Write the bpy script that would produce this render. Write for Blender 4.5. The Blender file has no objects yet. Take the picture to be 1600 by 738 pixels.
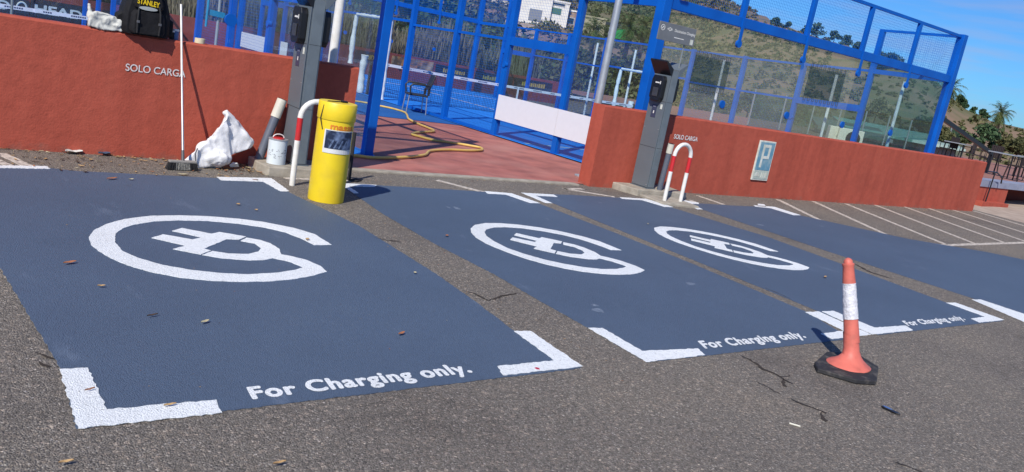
import bpy, bmesh, math, random
import numpy as np
from mathutils import Vector, Matrix, noise
random.seed(7); np.random.seed(7)
R = math.radians
scene = bpy.context.scene
col = scene.collection
# ------------------------------------------------------------------ camera
YAW, PITCH, ROLL, FPX, CH = 0.6779, 0.2155, -0.1842, 1291.8, 1.72
fwd = np.array([math.sin(YAW)*math.cos(PITCH), math.cos(YAW)*math.cos(PITCH), -math.sin(PITCH)])
r0 = np.array([math.cos(YAW), -math.sin(YAW), 0.0]); d0 = np.cross(fwd, r0)
rt = math.cos(ROLL)*r0 + math.sin(ROLL)*d0; dn = -math.sin(ROLL)*r0 + math.cos(ROLL)*d0
RM = np.stack([rt, dn, fwd])
cam = bpy.data.cameras.new('camera'); co = bpy.data.objects.new('camera', cam); col.objects.link(co)
co.matrix_world = Matrix(((rt[0], -dn[0], -fwd[0], 0), (rt[1], -dn[1], -fwd[1], 0), (rt[2], -dn[2], -fwd[2], CH), (0, 0, 0, 1)))
cam.sensor_fit = 'HORIZONTAL'; cam.sensor_width = 36; cam.lens = FPX/1600*36
cam.clip_start = .05; cam.clip_end = 6000
scene.camera = co
# ------------------------------------------------------------------ light, sky, exposure
SUN_AZ, SUN_EL = 234.0, 42.0          # where the sun stands: degrees clockwise from +Y
w = bpy.data.worlds.new('World'); scene.world = w; w.use_nodes = True
nt = w.node_tree; nt.nodes.clear()
sky = nt.nodes.new('ShaderNodeTexSky'); sky.sky_type = 'NISHITA'; sky.sun_disc = False
sky.sun_elevation = R(SUN_EL); sky.sun_rotation = R(SUN_AZ); sky.altitude = 200; sky.air_density = 1.0; sky.dust_density = .25; sky.ozone_density = 3.0
tc = nt.nodes.new('ShaderNodeTexCoord'); mp = nt.nodes.new('ShaderNodeMapping'); mp.inputs['Scale'].default_value = (3.2, 3.2, 30.0)
nz = nt.nodes.new('ShaderNodeTexNoise'); nz.inputs['Scale'].default_value = 2.2; nz.inputs['Detail'].default_value = 6
rp = nt.nodes.new('ShaderNodeValToRGB'); rp.color_ramp.elements[0].position = .44; rp.color_ramp.elements[1].position = .66
rp.color_ramp.elements[1].color = (.30, .30, .30, 1)
mx = nt.nodes.new('ShaderNodeMixRGB'); mx.inputs['Color2'].default_value = (4.2, 4.2, 5.8, 1)
bg = nt.nodes.new('ShaderNodeBackground'); bg.inputs['Strength'].default_value = .10
hs = nt.nodes.new('ShaderNodeMixRGB'); hs.blend_type = 'MULTIPLY'; hs.inputs['Fac'].default_value = 1; hs.inputs['Color2'].default_value = (.29, .64, 1.10, 1)
wo = nt.nodes.new('ShaderNodeOutputWorld')
L = nt.links.new
L(tc.outputs['Generated'], mp.inputs['Vector']); L(mp.outputs[0], nz.inputs['Vector']); L(nz.outputs['Fac'], rp.inputs[0])
L(sky.outputs[0], hs.inputs['Color1']); L(hs.outputs[0], mx.inputs['Color1']); L(rp.outputs[0], mx.inputs['Fac']); L(mx.outputs[0], bg.inputs['Color']); L(bg.outputs[0], wo.inputs[0])
sun = bpy.data.lights.new('sun', 'SUN'); sun.energy = 4.5; sun.angle = R(.53); sun.color = (1, .935, .84)
so = bpy.data.objects.new('sun', sun); col.objects.link(so)
sd = Vector((math.sin(R(SUN_AZ))*math.cos(R(SUN_EL)), math.cos(R(SUN_AZ))*math.cos(R(SUN_EL)), math.sin(R(SUN_EL))))
so.rotation_euler = sd.to_track_quat('Z', 'Y').to_euler(); so.location = (-5, -5, 20)
scene.view_settings.view_transform = 'Standard'; scene.view_settings.look = 'None'
scene.view_settings.exposure = 0.10; scene.view_settings.gamma = 1
scene.cycles.max_bounces = 8; scene.cycles.transparent_max_bounces = 40

# ------------------------------------------------------------------ survey helpers: a pixel of the photo back to a plane of the place
def ray(x, y): return RM.T @ np.array([(x-800)/FPX, (y-369)/FPX, 1.0])
def G(x, y, z=0.0): d = ray(x, y); t = (z-CH)/d[2]; return Vector((d[0]*t, d[1]*t, z))
def GY(x, y, Y): d = ray(x, y); t = Y/d[1]; return Vector((d[0]*t, Y, CH+d[2]*t))
def GX(x, y, X): d = ray(x, y); t = X/d[0]; return Vector((X, d[1]*t, CH+d[2]*t))
def AZ(x, y, r):
    d = ray(x, y); t = r/math.hypot(d[0], d[1]); return Vector((d[0]*t, d[1]*t, CH+d[2]*t))
def drop(x, y):                       # the courts fall away slightly for drainage
    yy = max(0.0, y-11); return -.008*yy - .011*min(max(0.0, x-10.2), 12)*min(1, yy/4)

# ------------------------------------------------------------------ materials
MATS = {}
def mat(name, c, rough=.7, c2=None, scale=8., detail=4, lo=.35, hi=.65, bump=0., bscale=60., metal=0., spec=.5, coat=0., c3=None, s3=1.5):
    if name in MATS: return MATS[name]
    m = bpy.data.materials.new(name); m.use_nodes = True; MATS[name] = m
    n = m.node_tree; b = n.nodes['Principled BSDF']; l = n.links.new
    b.inputs['Roughness'].default_value = rough; b.inputs['Metallic'].default_value = metal
    b.inputs['Specular IOR Level'].default_value = spec; b.inputs['Coat Weight'].default_value = coat
    t = n.nodes.new('ShaderNodeTexCoord')
    if c2 is None: c2 = tuple(v*.86 for v in c)
    nz = n.nodes.new('ShaderNodeTexNoise'); nz.inputs['Scale'].default_value = scale; nz.inputs['Detail'].default_value = detail
    l(t.outputs['Object'], nz.inputs['Vector'])
    r = n.nodes.new('ShaderNodeValToRGB'); r.color_ramp.elements[0].position = lo; r.color_ramp.elements[1].position = hi
    r.color_ramp.elements[0].color = (*c, 1); r.color_ramp.elements[1].color = (*c2, 1)
    l(nz.outputs['Fac'], r.inputs[0]); out = r.outputs[0]
    if c3:
        n3 = n.nodes.new('ShaderNodeTexNoise'); n3.inputs['Scale'].default_value = s3; n3.inputs['Detail'].default_value = 5
        l(t.outputs['Object'], n3.inputs['Vector'])
        r3 = n.nodes.new('ShaderNodeValToRGB'); r3.color_ramp.elements[0].position = .48; r3.color_ramp.elements[1].position = .72
        l(n3.outputs['Fac'], r3.inputs[0])
        mm = n.nodes.new('ShaderNodeMixRGB'); mm.inputs['Color2'].default_value = (*c3, 1)
        l(r3.outputs[0], mm.inputs['Fac']); l(out, mm.inputs['Color1']); out = mm.outputs[0]
    l(out, b.inputs['Base Color'])
    if bump:
        bn = n.nodes.new('ShaderNodeTexNoise'); bn.inputs['Scale'].default_value = bscale; bn.inputs['Detail'].default_value = 5
        l(t.outputs['Object'], bn.inputs['Vector'])
        bu = n.nodes.new('ShaderNodeBump'); bu.inputs['Strength'].default_value = bump; bu.inputs['Distance'].default_value = .01
        l(bn.outputs['Fac'], bu.inputs['Height']); l(bu.outputs[0], b.inputs['Normal'])
    return m

def mat_stone(name, paint=None, base=(.225, .202, .174)):
    """asphalt of rolled stone chips; with paint, the same relief under a coat of paint"""
    m = bpy.data.materials.new(name); m.use_nodes = True; MATS[name] = m
    n = m.node_tree; b = n.nodes['Principled BSDF']; l = n.links.new
    g = n.nodes.new('ShaderNodeNewGeometry')
    v = n.nodes.new('ShaderNodeTexVoronoi'); v.inputs['Scale'].default_value = 140
    v2 = n.nodes.new('ShaderNodeTexVoronoi'); v2.inputs['Scale'].default_value = 62
    big = n.nodes.new('ShaderNodeTexNoise'); big.inputs['Scale'].default_value = .55; big.inputs['Detail'].default_value = 8; big.inputs['Roughness'].default_value = .65
    fine = n.nodes.new('ShaderNodeTexNoise'); fine.inputs['Scale'].default_value = 70; fine.inputs['Detail'].default_value = 6; fine.inputs['Roughness'].default_value = .7
    for q in (v, v2, big, fine): l(g.outputs['Position'], q.inputs['Vector'])
    def ramp(src, stops):
        r = n.nodes.new('ShaderNodeValToRGB'); e = r.color_ramp.elements
        while len(e) < len(stops): e.new(.5)
        for q, (p, c) in zip(e, stops): q.position = p; q.color = (*c, 1) if len(c) == 3 else c
        l(src, r.inputs[0]); return r.outputs[0]
    def mixc(mode, f, a, b_):
        q = n.nodes.new('ShaderNodeMixRGB'); q.blend_type = mode; q.inputs['Fac'].default_value = f
        for s, k in ((a, 'Color1'), (b_, 'Color2')):
            if isinstance(s, tuple): q.inputs[k].default_value = (*s, 1)
            else: l(s, q.inputs[k])
        return q
    sx = n.nodes.new('ShaderNodeSeparateColor'); l(v.outputs['Color'], sx.inputs[0])
    sx2 = n.nodes.new('ShaderNodeSeparateColor'); l(v2.outputs['Color'], sx2.inputs[0])
    B = base
    if paint is None:
        c = ramp(sx.outputs[0], [(0, tuple(x*.55 for x in B)), (.3, tuple(x*.84 for x in B)), (.7, B), (.93, tuple(x*1.25 for x in B)), (.99, (.42, .39, .34))])
        c2 = ramp(sx2.outputs[0], [(0, (.75, .75, .75)), (.6, (1, 1, 1)), (.93, (1.1, 1.05, 1.0)), (.975, (1.6, 1.5, 1.42))])
        c = mixc('MULTIPLY', 1, c, c2).outputs[0]
        v3 = n.nodes.new('ShaderNodeTexVoronoi'); v3.inputs['Scale'].default_value = 64; l(g.outputs['Position'], v3.inputs['Vector'])
        s3 = n.nodes.new('ShaderNodeSeparateColor'); l(v3.outputs['Color'], s3.inputs[0])
        near = ramp(v3.outputs['Distance'], [(.30, (1, 1, 1)), (.40, (0, 0, 0))]); rare = ramp(s3.outputs[0], [(.925, (0, 0, 0)), (.945, (1, 1, 1))])
        mk = mixc('MULTIPLY', 1, near, rare).outputs[0]; tone = ramp(s3.outputs[1], [(0, (.34, .27, .23)), (.5, (.42, .38, .33)), (1, (.55, .50, .46))])
        q = mixc('MIX', 0, c, tone); l(mk, q.inputs['Fac']); c = q.outputs[0]
        c = mixc('MULTIPLY', 1, c, ramp(big.outputs['Fac'], [(.27, (.62, .60, .59)), (.42, (.93, .92, .92)), (.56, (1.03, 1.02, 1.0)), (.75, (1.18, 1.13, 1.06))])).outputs[0]
        c = mixc('MULTIPLY', 1, c, ramp(fine.outputs['Fac'], [(.30, (.55, .55, .55)), (.5, (1, 1, 1)), (.70, (1.25, 1.25, 1.24))])).outputs[0]
    else:
        P = paint
        c = ramp(fine.outputs['Fac'], [(.28, tuple(x*.80 for x in P)), (.5, P), (.75, tuple(x*1.16 for x in P))])
        c = mixc('MULTIPLY', 1, c, ramp(big.outputs['Fac'], [(.3, (.9, .9, .9)), (.55, (1.02, 1.02, 1.02)), (.75, (1.12, 1.1, 1.06))])).outputs[0]
        sc = n.nodes.new('ShaderNodeTexNoise'); sc.inputs['Scale'].default_value = 1.0; sc.inputs['Detail'].default_value = 9; sc.inputs['Roughness'].default_value = .7
        mpp = n.nodes.new('ShaderNodeMapping'); mpp.inputs['Scale'].default_value = (3.2, 1.1, 1); mpp.inputs['Location'].default_value = (7, 3, 0); l(g.outputs['Position'], mpp.inputs[0]); l(mpp.outputs[0], sc.inputs['Vector'])
        q = mixc('MIX', 0, c, tuple(min(.85, x*1.25+.045) for x in P)); l(ramp(sc.outputs['Fac'], [(.60, (0, 0, 0)), (.70, (.55, .55, .55)), (.74, (.9, .9, .9))]), q.inputs['Fac']); c = q.outputs[0]
        q = mixc('MIX', 0, c, tuple(x*.66 for x in P)); l(ramp(sc.outputs['Fac'], [(.26, (.8, .8, .8)), (.38, (0, 0, 0))]), q.inputs['Fac']); c = q.outputs[0]
        wear = ramp(sx.outputs[1], [(.0, (.8, .8, .8)), (.02, (0, 0, 0))])
        q = mixc('MIX', 0, c, tuple(x*.35+.04 for x in P)); l(wear, q.inputs['Fac']); c = q.outputs[0]
    l(c, b.inputs['Base Color'])
    b.inputs['Roughness'].default_value = .82 if paint is None else .62
    b.inputs['Specular IOR Level'].default_value = .3
    ad = n.nodes.new('ShaderNodeMath'); ad.operation = 'ADD'
    mu = n.nodes.new('ShaderNodeMath'); mu.operation = 'MULTIPLY'; mu.inputs[1].default_value = -1.3
    l(v.outputs['Distance'], mu.inputs[0]); l(mu.outputs[0], ad.inputs[0]); l(fine.outputs['Fac'], ad.inputs[1])
    bu = n.nodes.new('ShaderNodeBump'); bu.inputs['Strength'].default_value = .9 if paint is None else .55; bu.inputs['Distance'].default_value = .006
    l(ad.outputs[0], bu.inputs['Height']); l(bu.outputs[0], b.inputs['Normal'])
    return m

def mat_glass(name, tint=(.80, .90, .90), dust=0.03, dcol=(.42, .40, .30), pdust=None, refl=1.0):
    m = bpy.data.materials.new(name); m.use_nodes = True; n = m.node_tree; n.nodes.clear(); l = n.links.new; MATS[name] = m
    o = n.nodes.new('ShaderNodeOutputMaterial'); tr = n.nodes.new('ShaderNodeBsdfTransparent'); tr.inputs[0].default_value = (*tint, 1)
    gl = n.nodes.new('ShaderNodeBsdfGlossy'); gl.inputs['Roughness'].default_value = .02
    df = n.nodes.new('ShaderNodeBsdfDiffuse'); df.inputs[0].default_value = (*dcol, 1)
    tl = n.nodes.new('ShaderNodeBsdfTranslucent'); tl.inputs[0].default_value = (*dcol, 1)
    dd = n.nodes.new('ShaderNodeMixShader'); dd.inputs[0].default_value = .35; l(df.outputs[0], dd.inputs[1]); l(tl.outputs[0], dd.inputs[2])
    fr = n.nodes.new('ShaderNodeLayerWeight'); fr.inputs['Blend'].default_value = .5
    pw = n.nodes.new('ShaderNodeMath'); pw.operation = 'POWER'; pw.inputs[1].default_value = 5; l(fr.outputs['Facing'], pw.inputs[0])
    mf = n.nodes.new('ShaderNodeMath'); mf.operation = 'MULTIPLY_ADD'; mf.inputs[1].default_value = .8*refl; mf.inputs[2].default_value = .03*refl; l(pw.outputs[0], mf.inputs[0])
    m1 = n.nodes.new('ShaderNodeMixShader'); m2 = n.nodes.new('ShaderNodeMixShader')
    t = n.nodes.new('ShaderNodeNewGeometry'); nz = n.nodes.new('ShaderNodeTexNoise'); nz.inputs['Scale'].default_value = 1.4; nz.inputs['Detail'].default_value = 6
    l(t.outputs['Position'], nz.inputs['Vector'])
    mr = n.nodes.new('ShaderNodeMapRange'); mr.inputs[1].default_value = .3; mr.inputs[2].default_value = .7; mr.inputs[3].default_value = dust*.75; mr.inputs[4].default_value = dust*1.2
    l(nz.outputs['Fac'], mr.inputs[0])
    l(mr.outputs[0], m1.inputs[0]); l(tr.outputs[0], m1.inputs[1]); l(dd.outputs[0], m1.inputs[2])
    l(mf.outputs[0], m2.inputs[0]); l(m1.outputs[0], m2.inputs[1]); l(gl.outputs[0], m2.inputs[2]); l(m2.outputs[0], o.inputs[0])
    return m

def mat_wall(name, c):
    """painted render: trowel waves, grime low down, faint runs"""
    m = bpy.data.materials.new(name); m.use_nodes = True; n = m.node_tree; b = n.nodes['Principled BSDF']; l = n.links.new; MATS[name] = m
    g = n.nodes.new('ShaderNodeNewGeometry')
    def nse(s, d=5, sc=None):
        q = n.nodes.new('ShaderNodeTexNoise'); q.inputs['Scale'].default_value = s; q.inputs['Detail'].default_value = d
        if sc:
            mpp = n.nodes.new('ShaderNodeMapping'); mpp.inputs['Scale'].default_value = sc; l(g.outputs['Position'], mpp.inputs[0]); l(mpp.outputs[0], q.inputs['Vector'])
        else: l(g.outputs['Position'], q.inputs['Vector'])
        return q.outputs['Fac']
    def ramp(src, stops):
        r = n.nodes.new('ShaderNodeValToRGB'); e = r.color_ramp.elements
        while len(e) < len(stops): e.new(.5)
        for q, (p, cc) in zip(e, stops): q.position = p; q.color = (*cc, 1)
        l(src, r.inputs[0]); return r.outputs[0]
    def mul(a, bb):
        q = n.nodes.new('ShaderNodeMixRGB'); q.blend_type = 'MULTIPLY'; q.inputs[0].default_value = 1; l(a, q.inputs[1]); l(bb, q.inputs[2]); return q.outputs[0]
    a = ramp(nse(1.1, 8), [(.28, tuple(x*.88 for x in c)), (.45, tuple(x*.97 for x in c)), (.6, c), (.75, (c[0]*1.05, c[1]*1.25, c[2]*1.25))])
    a = mul(a, ramp(nse(14, 6), [(.3, (.93, .92, .92)), (.6, (1.03, 1.03, 1.03))]))
    a = mul(a, ramp(nse(1.0, 4, (5, 5, .45)), [(.32, (.88, .87, .87)), (.55, (1.0, 1.0, 1.0)), (.8, (1.03, 1.12, 1.12))]))
    sep = n.nodes.new('ShaderNodeSeparateXYZ'); l(g.outputs['Position'], sep.inputs[0])
    spl = n.nodes.new('ShaderNodeMath'); spl.operation = 'MULTIPLY_ADD'; l(nse(9, 8), spl.inputs[0]); spl.inputs[1].default_value = .42; 
    neg = n.nodes.new('ShaderNodeMath'); neg.operation = 'MULTIPLY'; neg.inputs[1].default_value = -1; l(sep.outputs['Z'], neg.inputs[0]); l(neg.outputs[0], spl.inputs[2])
    fac = ramp(spl.outputs[0], [(.17, (0, 0, 0)), (.27, (.5, .5, .5))])
    q = n.nodes.new('ShaderNodeMixRGB'); l(fac, q.inputs[0]); l(a, q.inputs[1]); q.inputs[2].default_value = (.24, .13, .10, 1)
    l(q.outputs[0], b.inputs['Base Color']); b.inputs['Roughness'].default_value = .8; b.inputs['Specular IOR Level'].default_value = .25
    ad = n.nodes.new('ShaderNodeMath'); ad.operation = 'MULTIPLY_ADD'; l(nse(6, 5), ad.inputs[0]); ad.inputs[1].default_value = 3.2; l(nse(55, 5), ad.inputs[2])
    bu = n.nodes.new('ShaderNodeBump'); bu.inputs['Strength'].default_value = .28; bu.inputs['Distance'].default_value = .012; l(ad.outputs[0], bu.inputs['Height']); l(bu.outputs[0], b.inputs['Normal'])
    return m

def mat_foliage(name, cols, scale=.6):
    """leaf colour varies from leaf to leaf and from clump to clump"""
    m = bpy.data.materials.new(name); m.use_nodes = True; n = m.node_tree; b = n.nodes['Principled BSDF']; l = n.links.new; MATS[name] = m
    g = n.nodes.new('ShaderNodeNewGeometry')
    q = n.nodes.new('ShaderNodeTexNoise'); q.inputs['Scale'].default_value = scale; q.inputs['Detail'].default_value = 3; l(g.outputs['Position'], q.inputs['Vector'])
    ad = n.nodes.new('ShaderNodeMath'); ad.operation = 'MULTIPLY_ADD'; l(g.outputs['Random Per Island'], ad.inputs[0]); ad.inputs[1].default_value = .35; 
    sb = n.nodes.new('ShaderNodeMath'); sb.operation = 'SUBTRACT'; l(q.outputs['Fac'], sb.inputs[0]); sb.inputs[1].default_value = .17; l(sb.outputs[0], ad.inputs[2])
    r = n.nodes.new('ShaderNodeValToRGB'); e = r.color_ramp.elements
    while len(e) < len(cols): e.new(.5)
    for i, (x, cc) in enumerate(zip(e, cols)): x.position = .25+.5*i/(len(cols)-1); x.color = (*cc, 1)
    l(ad.outputs[0], r.inputs[0]); l(r.outputs[0], b.inputs['Base Color']); b.inputs['Roughness'].default_value = .7; b.inputs['Specular IOR Level'].default_value = .2
    return m

ASPH = mat_stone('asphalt')
BLUEP = mat_stone('blue_road_paint', paint=(.083, .119, .180))
WHITEP = mat_stone('white_road_paint', paint=(.80, .83, .84))
OLDP = mat('worn_white_paint', (.62, .56, .48), .8, (.33, .29, .25), scale=22, detail=8, lo=.42, hi=.62)
REDW = mat_wall('red_wall_render', (.43, .090, .056))
PAVE = mat('red_paving', (.45, .155, .12), .8, (.29, .10, .08), scale=2.5, detail=8, bump=.3, bscale=40, c3=(.45, .2, .16), s3=.8)
COURT = mat('blue_court_turf', (.006, .21, .76), .85, (.004, .18, .68), scale=1.5, bump=.3, bscale=150)
STEEL = mat('blue_painted_steel', (.0015, .110, .50), .45, (.0015, .088, .42), scale=2, spec=.3)
WIRE = mat('blue_wire', (.01, .14, .52), .7, spec=.2)
CONC = mat('rough_concrete', (.42, .38, .31), .9, (.28, .25, .2), scale=7, detail=8, bump=.5, bscale=45)
GREY = mat('charger_grey', (.125, .150, .170), .45, (.115, .138, .158), scale=3, spec=.4)
BLACK = mat('black_plastic', (.012, .012, .014), .35)
MATT = mat('matt_black', (.018, .018, .02), .85)
WHITE = mat('white_gloss_paint', (.80, .80, .77), .4, (.70, .68, .62), scale=12)
CREAM = mat('cream_plastic', (.66, .64, .54), .5)
REDP = mat('signal_red', (.62, .02, .03), .4, (.5, .03, .03), scale=20)
SLATE = mat('slate_grey_pole', (.095, .115, .155), .5, (.12, .13, .16), scale=14)
YEL = mat('yellow_plastic', (.86, .64, .02), .4, (.82, .58, .02), scale=3, c3=(.76, .55, .03), s3=7, bump=.08, bscale=9)
ORANGE = mat('faded_orange_rubber', (.66, .165, .12), .55, (.58, .135, .10), scale=9, c3=(.46, .13, .09), s3=9, bump=.25, bscale=30)
RUBBER = mat('black_rubber', (.022, .022, .024), .75, (.10, .09, .08), scale=17, detail=9, lo=.5, hi=.72, bump=.3, bscale=80)
REFL = mat('crinkled_reflective_sleeve', (.74, .74, .77), .35, (.58, .58, .62), scale=28, bump=.8, bscale=60)
CLOTH = mat('white_sack_cloth', (.80, .80, .80), .75, (.72, .72, .74), scale=5, bump=.35, bscale=35)
CREAMC = mat('off_white_sack', (.66, .66, .60), .75, (.5, .5, .46), scale=9, bump=.5, bscale=35)
SILVER = mat('galvanised_steel', (.52, .54, .55), .42, (.44, .46, .47), scale=9, metal=.55)
ALU = mat('aluminium_tube', (.6, .6, .6), .35, metal=.8)
LETTER = mat('white_lettering', (.76, .74, .72), .6, (.6, .5, .48), scale=60)
HOSE = mat('yellow_hose_rubber', (.70, .47, .12), .5)
GLASS = mat_glass('clear_glass', (.94, .975, .98), .025, refl=1.0)
GDUST = mat_glass('dusty_glass', (.97, .975, .93), .14, (.66, .65, .44), refl=.6)
GTEAL = mat_glass('teal_glass', (.84, .94, .95), .03, refl=.9)
FILM = mat_glass('smoked_film', (.68, .73, .73), .02, refl=.3)
BANNER = mat('dark_banner', (.012, .018, .035), .6)
GOLD = mat('gold_print', (.55, .36, .06), .6)

# ------------------------------------------------------------------ builders
class MB:
    def __init__(s): s.v = []; s.f = []; s.sm = False
    def add(s, vs, fs):
        o = len(s.v); s.v += [tuple(v) for v in vs]; s.f += [tuple(i+o for i in f) for f in fs]; return s
    def box(s, x0, x1, y0, y1, z0, z1):
        return s.add([(x0,y0,z0),(x1,y0,z0),(x1,y1,z0),(x0,y1,z0),(x0,y0,z1),(x1,y0,z1),(x1,y1,z1),(x0,y1,z1)],
                     [(0,3,2,1),(4,5,6,7),(0,1,5,4),(1,2,6,5),(2,3,7,6),(3,0,4,7)])
    def bar(s, a, b, w, h=None):
        a = Vector(a); b = Vector(b); h = h or w; d = (b-a).normalized()
        up = Vector((0,0,1)) if abs(d.z) < .9 else Vector((0,1,0))
        x = d.cross(up).normalized()*(w/2); y = d.cross(x).normalized()*(h/2)
        return s.add([a-x-y,a+x-y,a+x+y,a-x+y,b-x-y,b+x-y,b+x+y,b-x+y], [(0,3,2,1),(4,5,6,7),(0,1,5,4),(1,2,6,5),(2,3,7,6),(3,0,4,7)])
    def tube(s, pts, rad, n=12, cap=True, squash=1.0):
        pts = [Vector(p) for p in pts]; rs = rad if isinstance(rad, (list, tuple)) else [rad]*len(pts)
        rings = []; px = None
        for i, p in enumerate(pts):
            d = (pts[min(i+1, len(pts)-1)]-pts[max(i-1, 0)]).normalized()
            if px is None:
                up = Vector((0,0,1)) if abs(d.z) < .9 else Vector((1,0,0)); x = d.cross(up).normalized()
            else: x = (px-d*px.dot(d)).normalized()
            px = x; y = d.cross(x)
            rings.append([p+(x*math.cos(2*math.pi*k/n)+y*squash*math.sin(2*math.pi*k/n))*rs[i] for k in range(n)])
        vs = [v for r_ in rings for v in r_]; fs = []
        for i in range(len(pts)-1):
            for k in range(n): a = i*n+k; b = i*n+(k+1) % n; fs.append((a, b, b+n, a+n))
        if cap: fs += [tuple(reversed(range(n))), tuple(range((len(pts)-1)*n, len(pts)*n))]
        s.sm = True
        return s.add(vs, fs)
    def prism(s, poly, z0, z1):
        n = len(poly)
        a = sum(poly[i][0]*poly[(i+1) % n][1]-poly[(i+1) % n][0]*poly[i][1] for i in range(n))
        if a < 0: poly = poly[::-1]
        return s.add([(p[0],p[1],z0) for p in poly]+[(p[0],p[1],z1) for p in poly],
                     [tuple(range(n))[::-1], tuple(range(n, 2*n))]+[(i,(i+1) % n,n+(i+1) % n,n+i) for i in range(n)])
    def yprism(s, poly, y0, y1):      # outline in x, z
        n = len(poly)
        a = sum(poly[i][0]*poly[(i+1) % n][1]-poly[(i+1) % n][0]*poly[i][1] for i in range(n))
        if a < 0: poly = poly[::-1]
        return s.add([(p[0],y0,p[1]) for p in poly]+[(p[0],y1,p[1]) for p in poly],
                     [tuple(range(n)), tuple(range(n, 2*n))[::-1]]+[(i,n+i,n+(i+1) % n,(i+1) % n) for i in range(n)])
    def ball(s, c, r, seg=12, rings=8, jit=0.):
        c = Vector(c); r = r if isinstance(r, (tuple, list)) else (r, r, r); vs = [c+Vector((0,0,r[2]))]
        for i in range(1, rings):
            t = math.pi*i/rings
            for k in range(seg):
                p = 2*math.pi*k/seg; q = 1+random.uniform(-jit, jit)
                vs.append(c+Vector((r[0]*math.sin(t)*math.cos(p)*q, r[1]*math.sin(t)*math.sin(p)*q, r[2]*math.cos(t)*q)))
        vs.append(c-Vector((0,0,r[2]))); fs = []
        for k in range(seg): fs.append((0, 1+k, 1+(k+1) % seg)); fs.append((len(vs)-1, len(vs)-1-seg+(k+1) % seg, len(vs)-1-seg+k))
        for i in range(rings-2):
            for k in range(seg): a = 1+i*seg+k; b = 1+i*seg+(k+1) % seg; fs.append((a, a+seg, b+seg, b))
        s.sm = True
        return s.add(vs, fs)
    def hull(s, pts):
        bm = bmesh.new()
        for p in pts: bm.verts.new(p)
        bmesh.ops.convex_hull(bm, input=bm.verts)
        for v in list(bm.verts):
            if not v.link_faces: bm.verts.remove(v)
        bm.verts.index_update()
        vs = [v.co.copy() for v in bm.verts]; fs = [tuple(v.index for v in f.verts) for f in bm.faces]; bm.free()
        return s.add(vs, fs)
    def warp(s, fn): s.v = [fn(v) for v in s.v]; return s
    def build(s, name, m, parent=None, bevel=0., smooth=None):
        off = origin(parent)
        me = bpy.data.meshes.new(name); me.from_pydata([(v[0]-off[0], v[1]-off[1], v[2]-off[2]) for v in s.v], [], s.f); me.update()
        me.materials.append(m)
        o = bpy.data.objects.new(name, me); col.objects.link(o)
        if parent: o.parent = parent
        sm = s.sm if smooth is None else smooth
        if sm:
            me.polygons.foreach_set('use_smooth', [len(f) <= 4 for f in s.f])
            try: me.set_sharp_from_angle(angle=R(38))
            except Exception: pass
        if bevel:
            b = o.modifiers.new('bevel', 'BEVEL'); b.width = bevel; b.segments = 2; b.limit_method = 'ANGLE'; b.angle_limit = R(35)
        return o
def origin(p):
    o = Vector((0,0,0))
    while p: o = o+p.location; p = p.parent
    return o
def tag(o, label=None, cat=None, group=None, kind=None):
    for k, v in (('label', label), ('category', cat), ('group', group), ('kind', kind)):
        if v: o[k] = v
    return o
def thing(name, label, cat, loc=(0,0,0), group=None):
    o = bpy.data.objects.new(name, None); o.empty_display_size = .1; col.objects.link(o); o.location = loc
    return tag(o, label, cat, group)
def struct(o): o['kind'] = 'structure'; return o
def sroot(name, loc=(0,0,0)):
    o = bpy.data.objects.new(name, None); o.empty_display_size = .1; col.objects.link(o); o.location = loc; return struct(o)
def share(o, parent, delta, name=None):          # an alike piece: same mesh, moved by delta
    c = o.copy(); c.location = Vector(o.location)+Vector(delta); c.parent = parent; col.objects.link(c); return c
def dup(o, parent=None):
    c = o.copy(); c.parent = parent; col.objects.link(c)
    for ch in list(o.children): dup(ch, c)
    return c
def mbox(x0, x1, y0, y1, z0, z1): return MB().box(x0, x1, y0, y1, z0, z1)
def text(name, s, m, fn, parent=None, bold=.0, align=None, spacing=1.0):
    """letters as a flat mesh; fn maps the unit box of the line of text to the place"""
    cu = bpy.data.curves.new('lettering', 'FONT'); cu.body = s; cu.size = 1; cu.space_character = spacing
    t = bpy.data.objects.new('lettering', cu); col.objects.link(t)
    bpy.context.view_layer.update()
    dg = bpy.context.evaluated_depsgraph_get(); me = bpy.data.meshes.new_from_object(t.evaluated_get(dg))
    vs = np.array([v.co[:] for v in me.vertices]); fs = [tuple(p.vertices) for p in me.polygons]
    bpy.data.objects.remove(t); bpy.data.curves.remove(cu); bpy.data.meshes.remove(me)
    x0, x1 = vs[:, 0].min(), vs[:, 0].max()
    q0 = Vector(fn(0, 0)); nn = (Vector(fn(.05, 0))-q0).cross(Vector(fn(0, .5))-q0).normalized()
    b = MB(); k = 1 if bold < .001 else 9
    for i in range(k):                 # a bold stroke: the outline laid again slightly shifted each way, each a hair higher
        a = 2*math.pi*i/8; dx, dy = (0, 0) if i == 0 else (bold*math.cos(a), bold*math.sin(a))
        b.add([tuple(Vector(fn((v[0]+dx-x0)/(x1-x0), (v[1]+dy)/.73))+nn*.00012*i) for v in vs], fs)
    return b.build(name, m, parent)
def quad_map(a, b, h):                             # a: left end of base line, b: right end, h: vector up one capital height
    a = Vector(a); b = Vector(b); h = Vector(h); return lambda u, v: a+(b-a)*u+h*v
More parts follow.
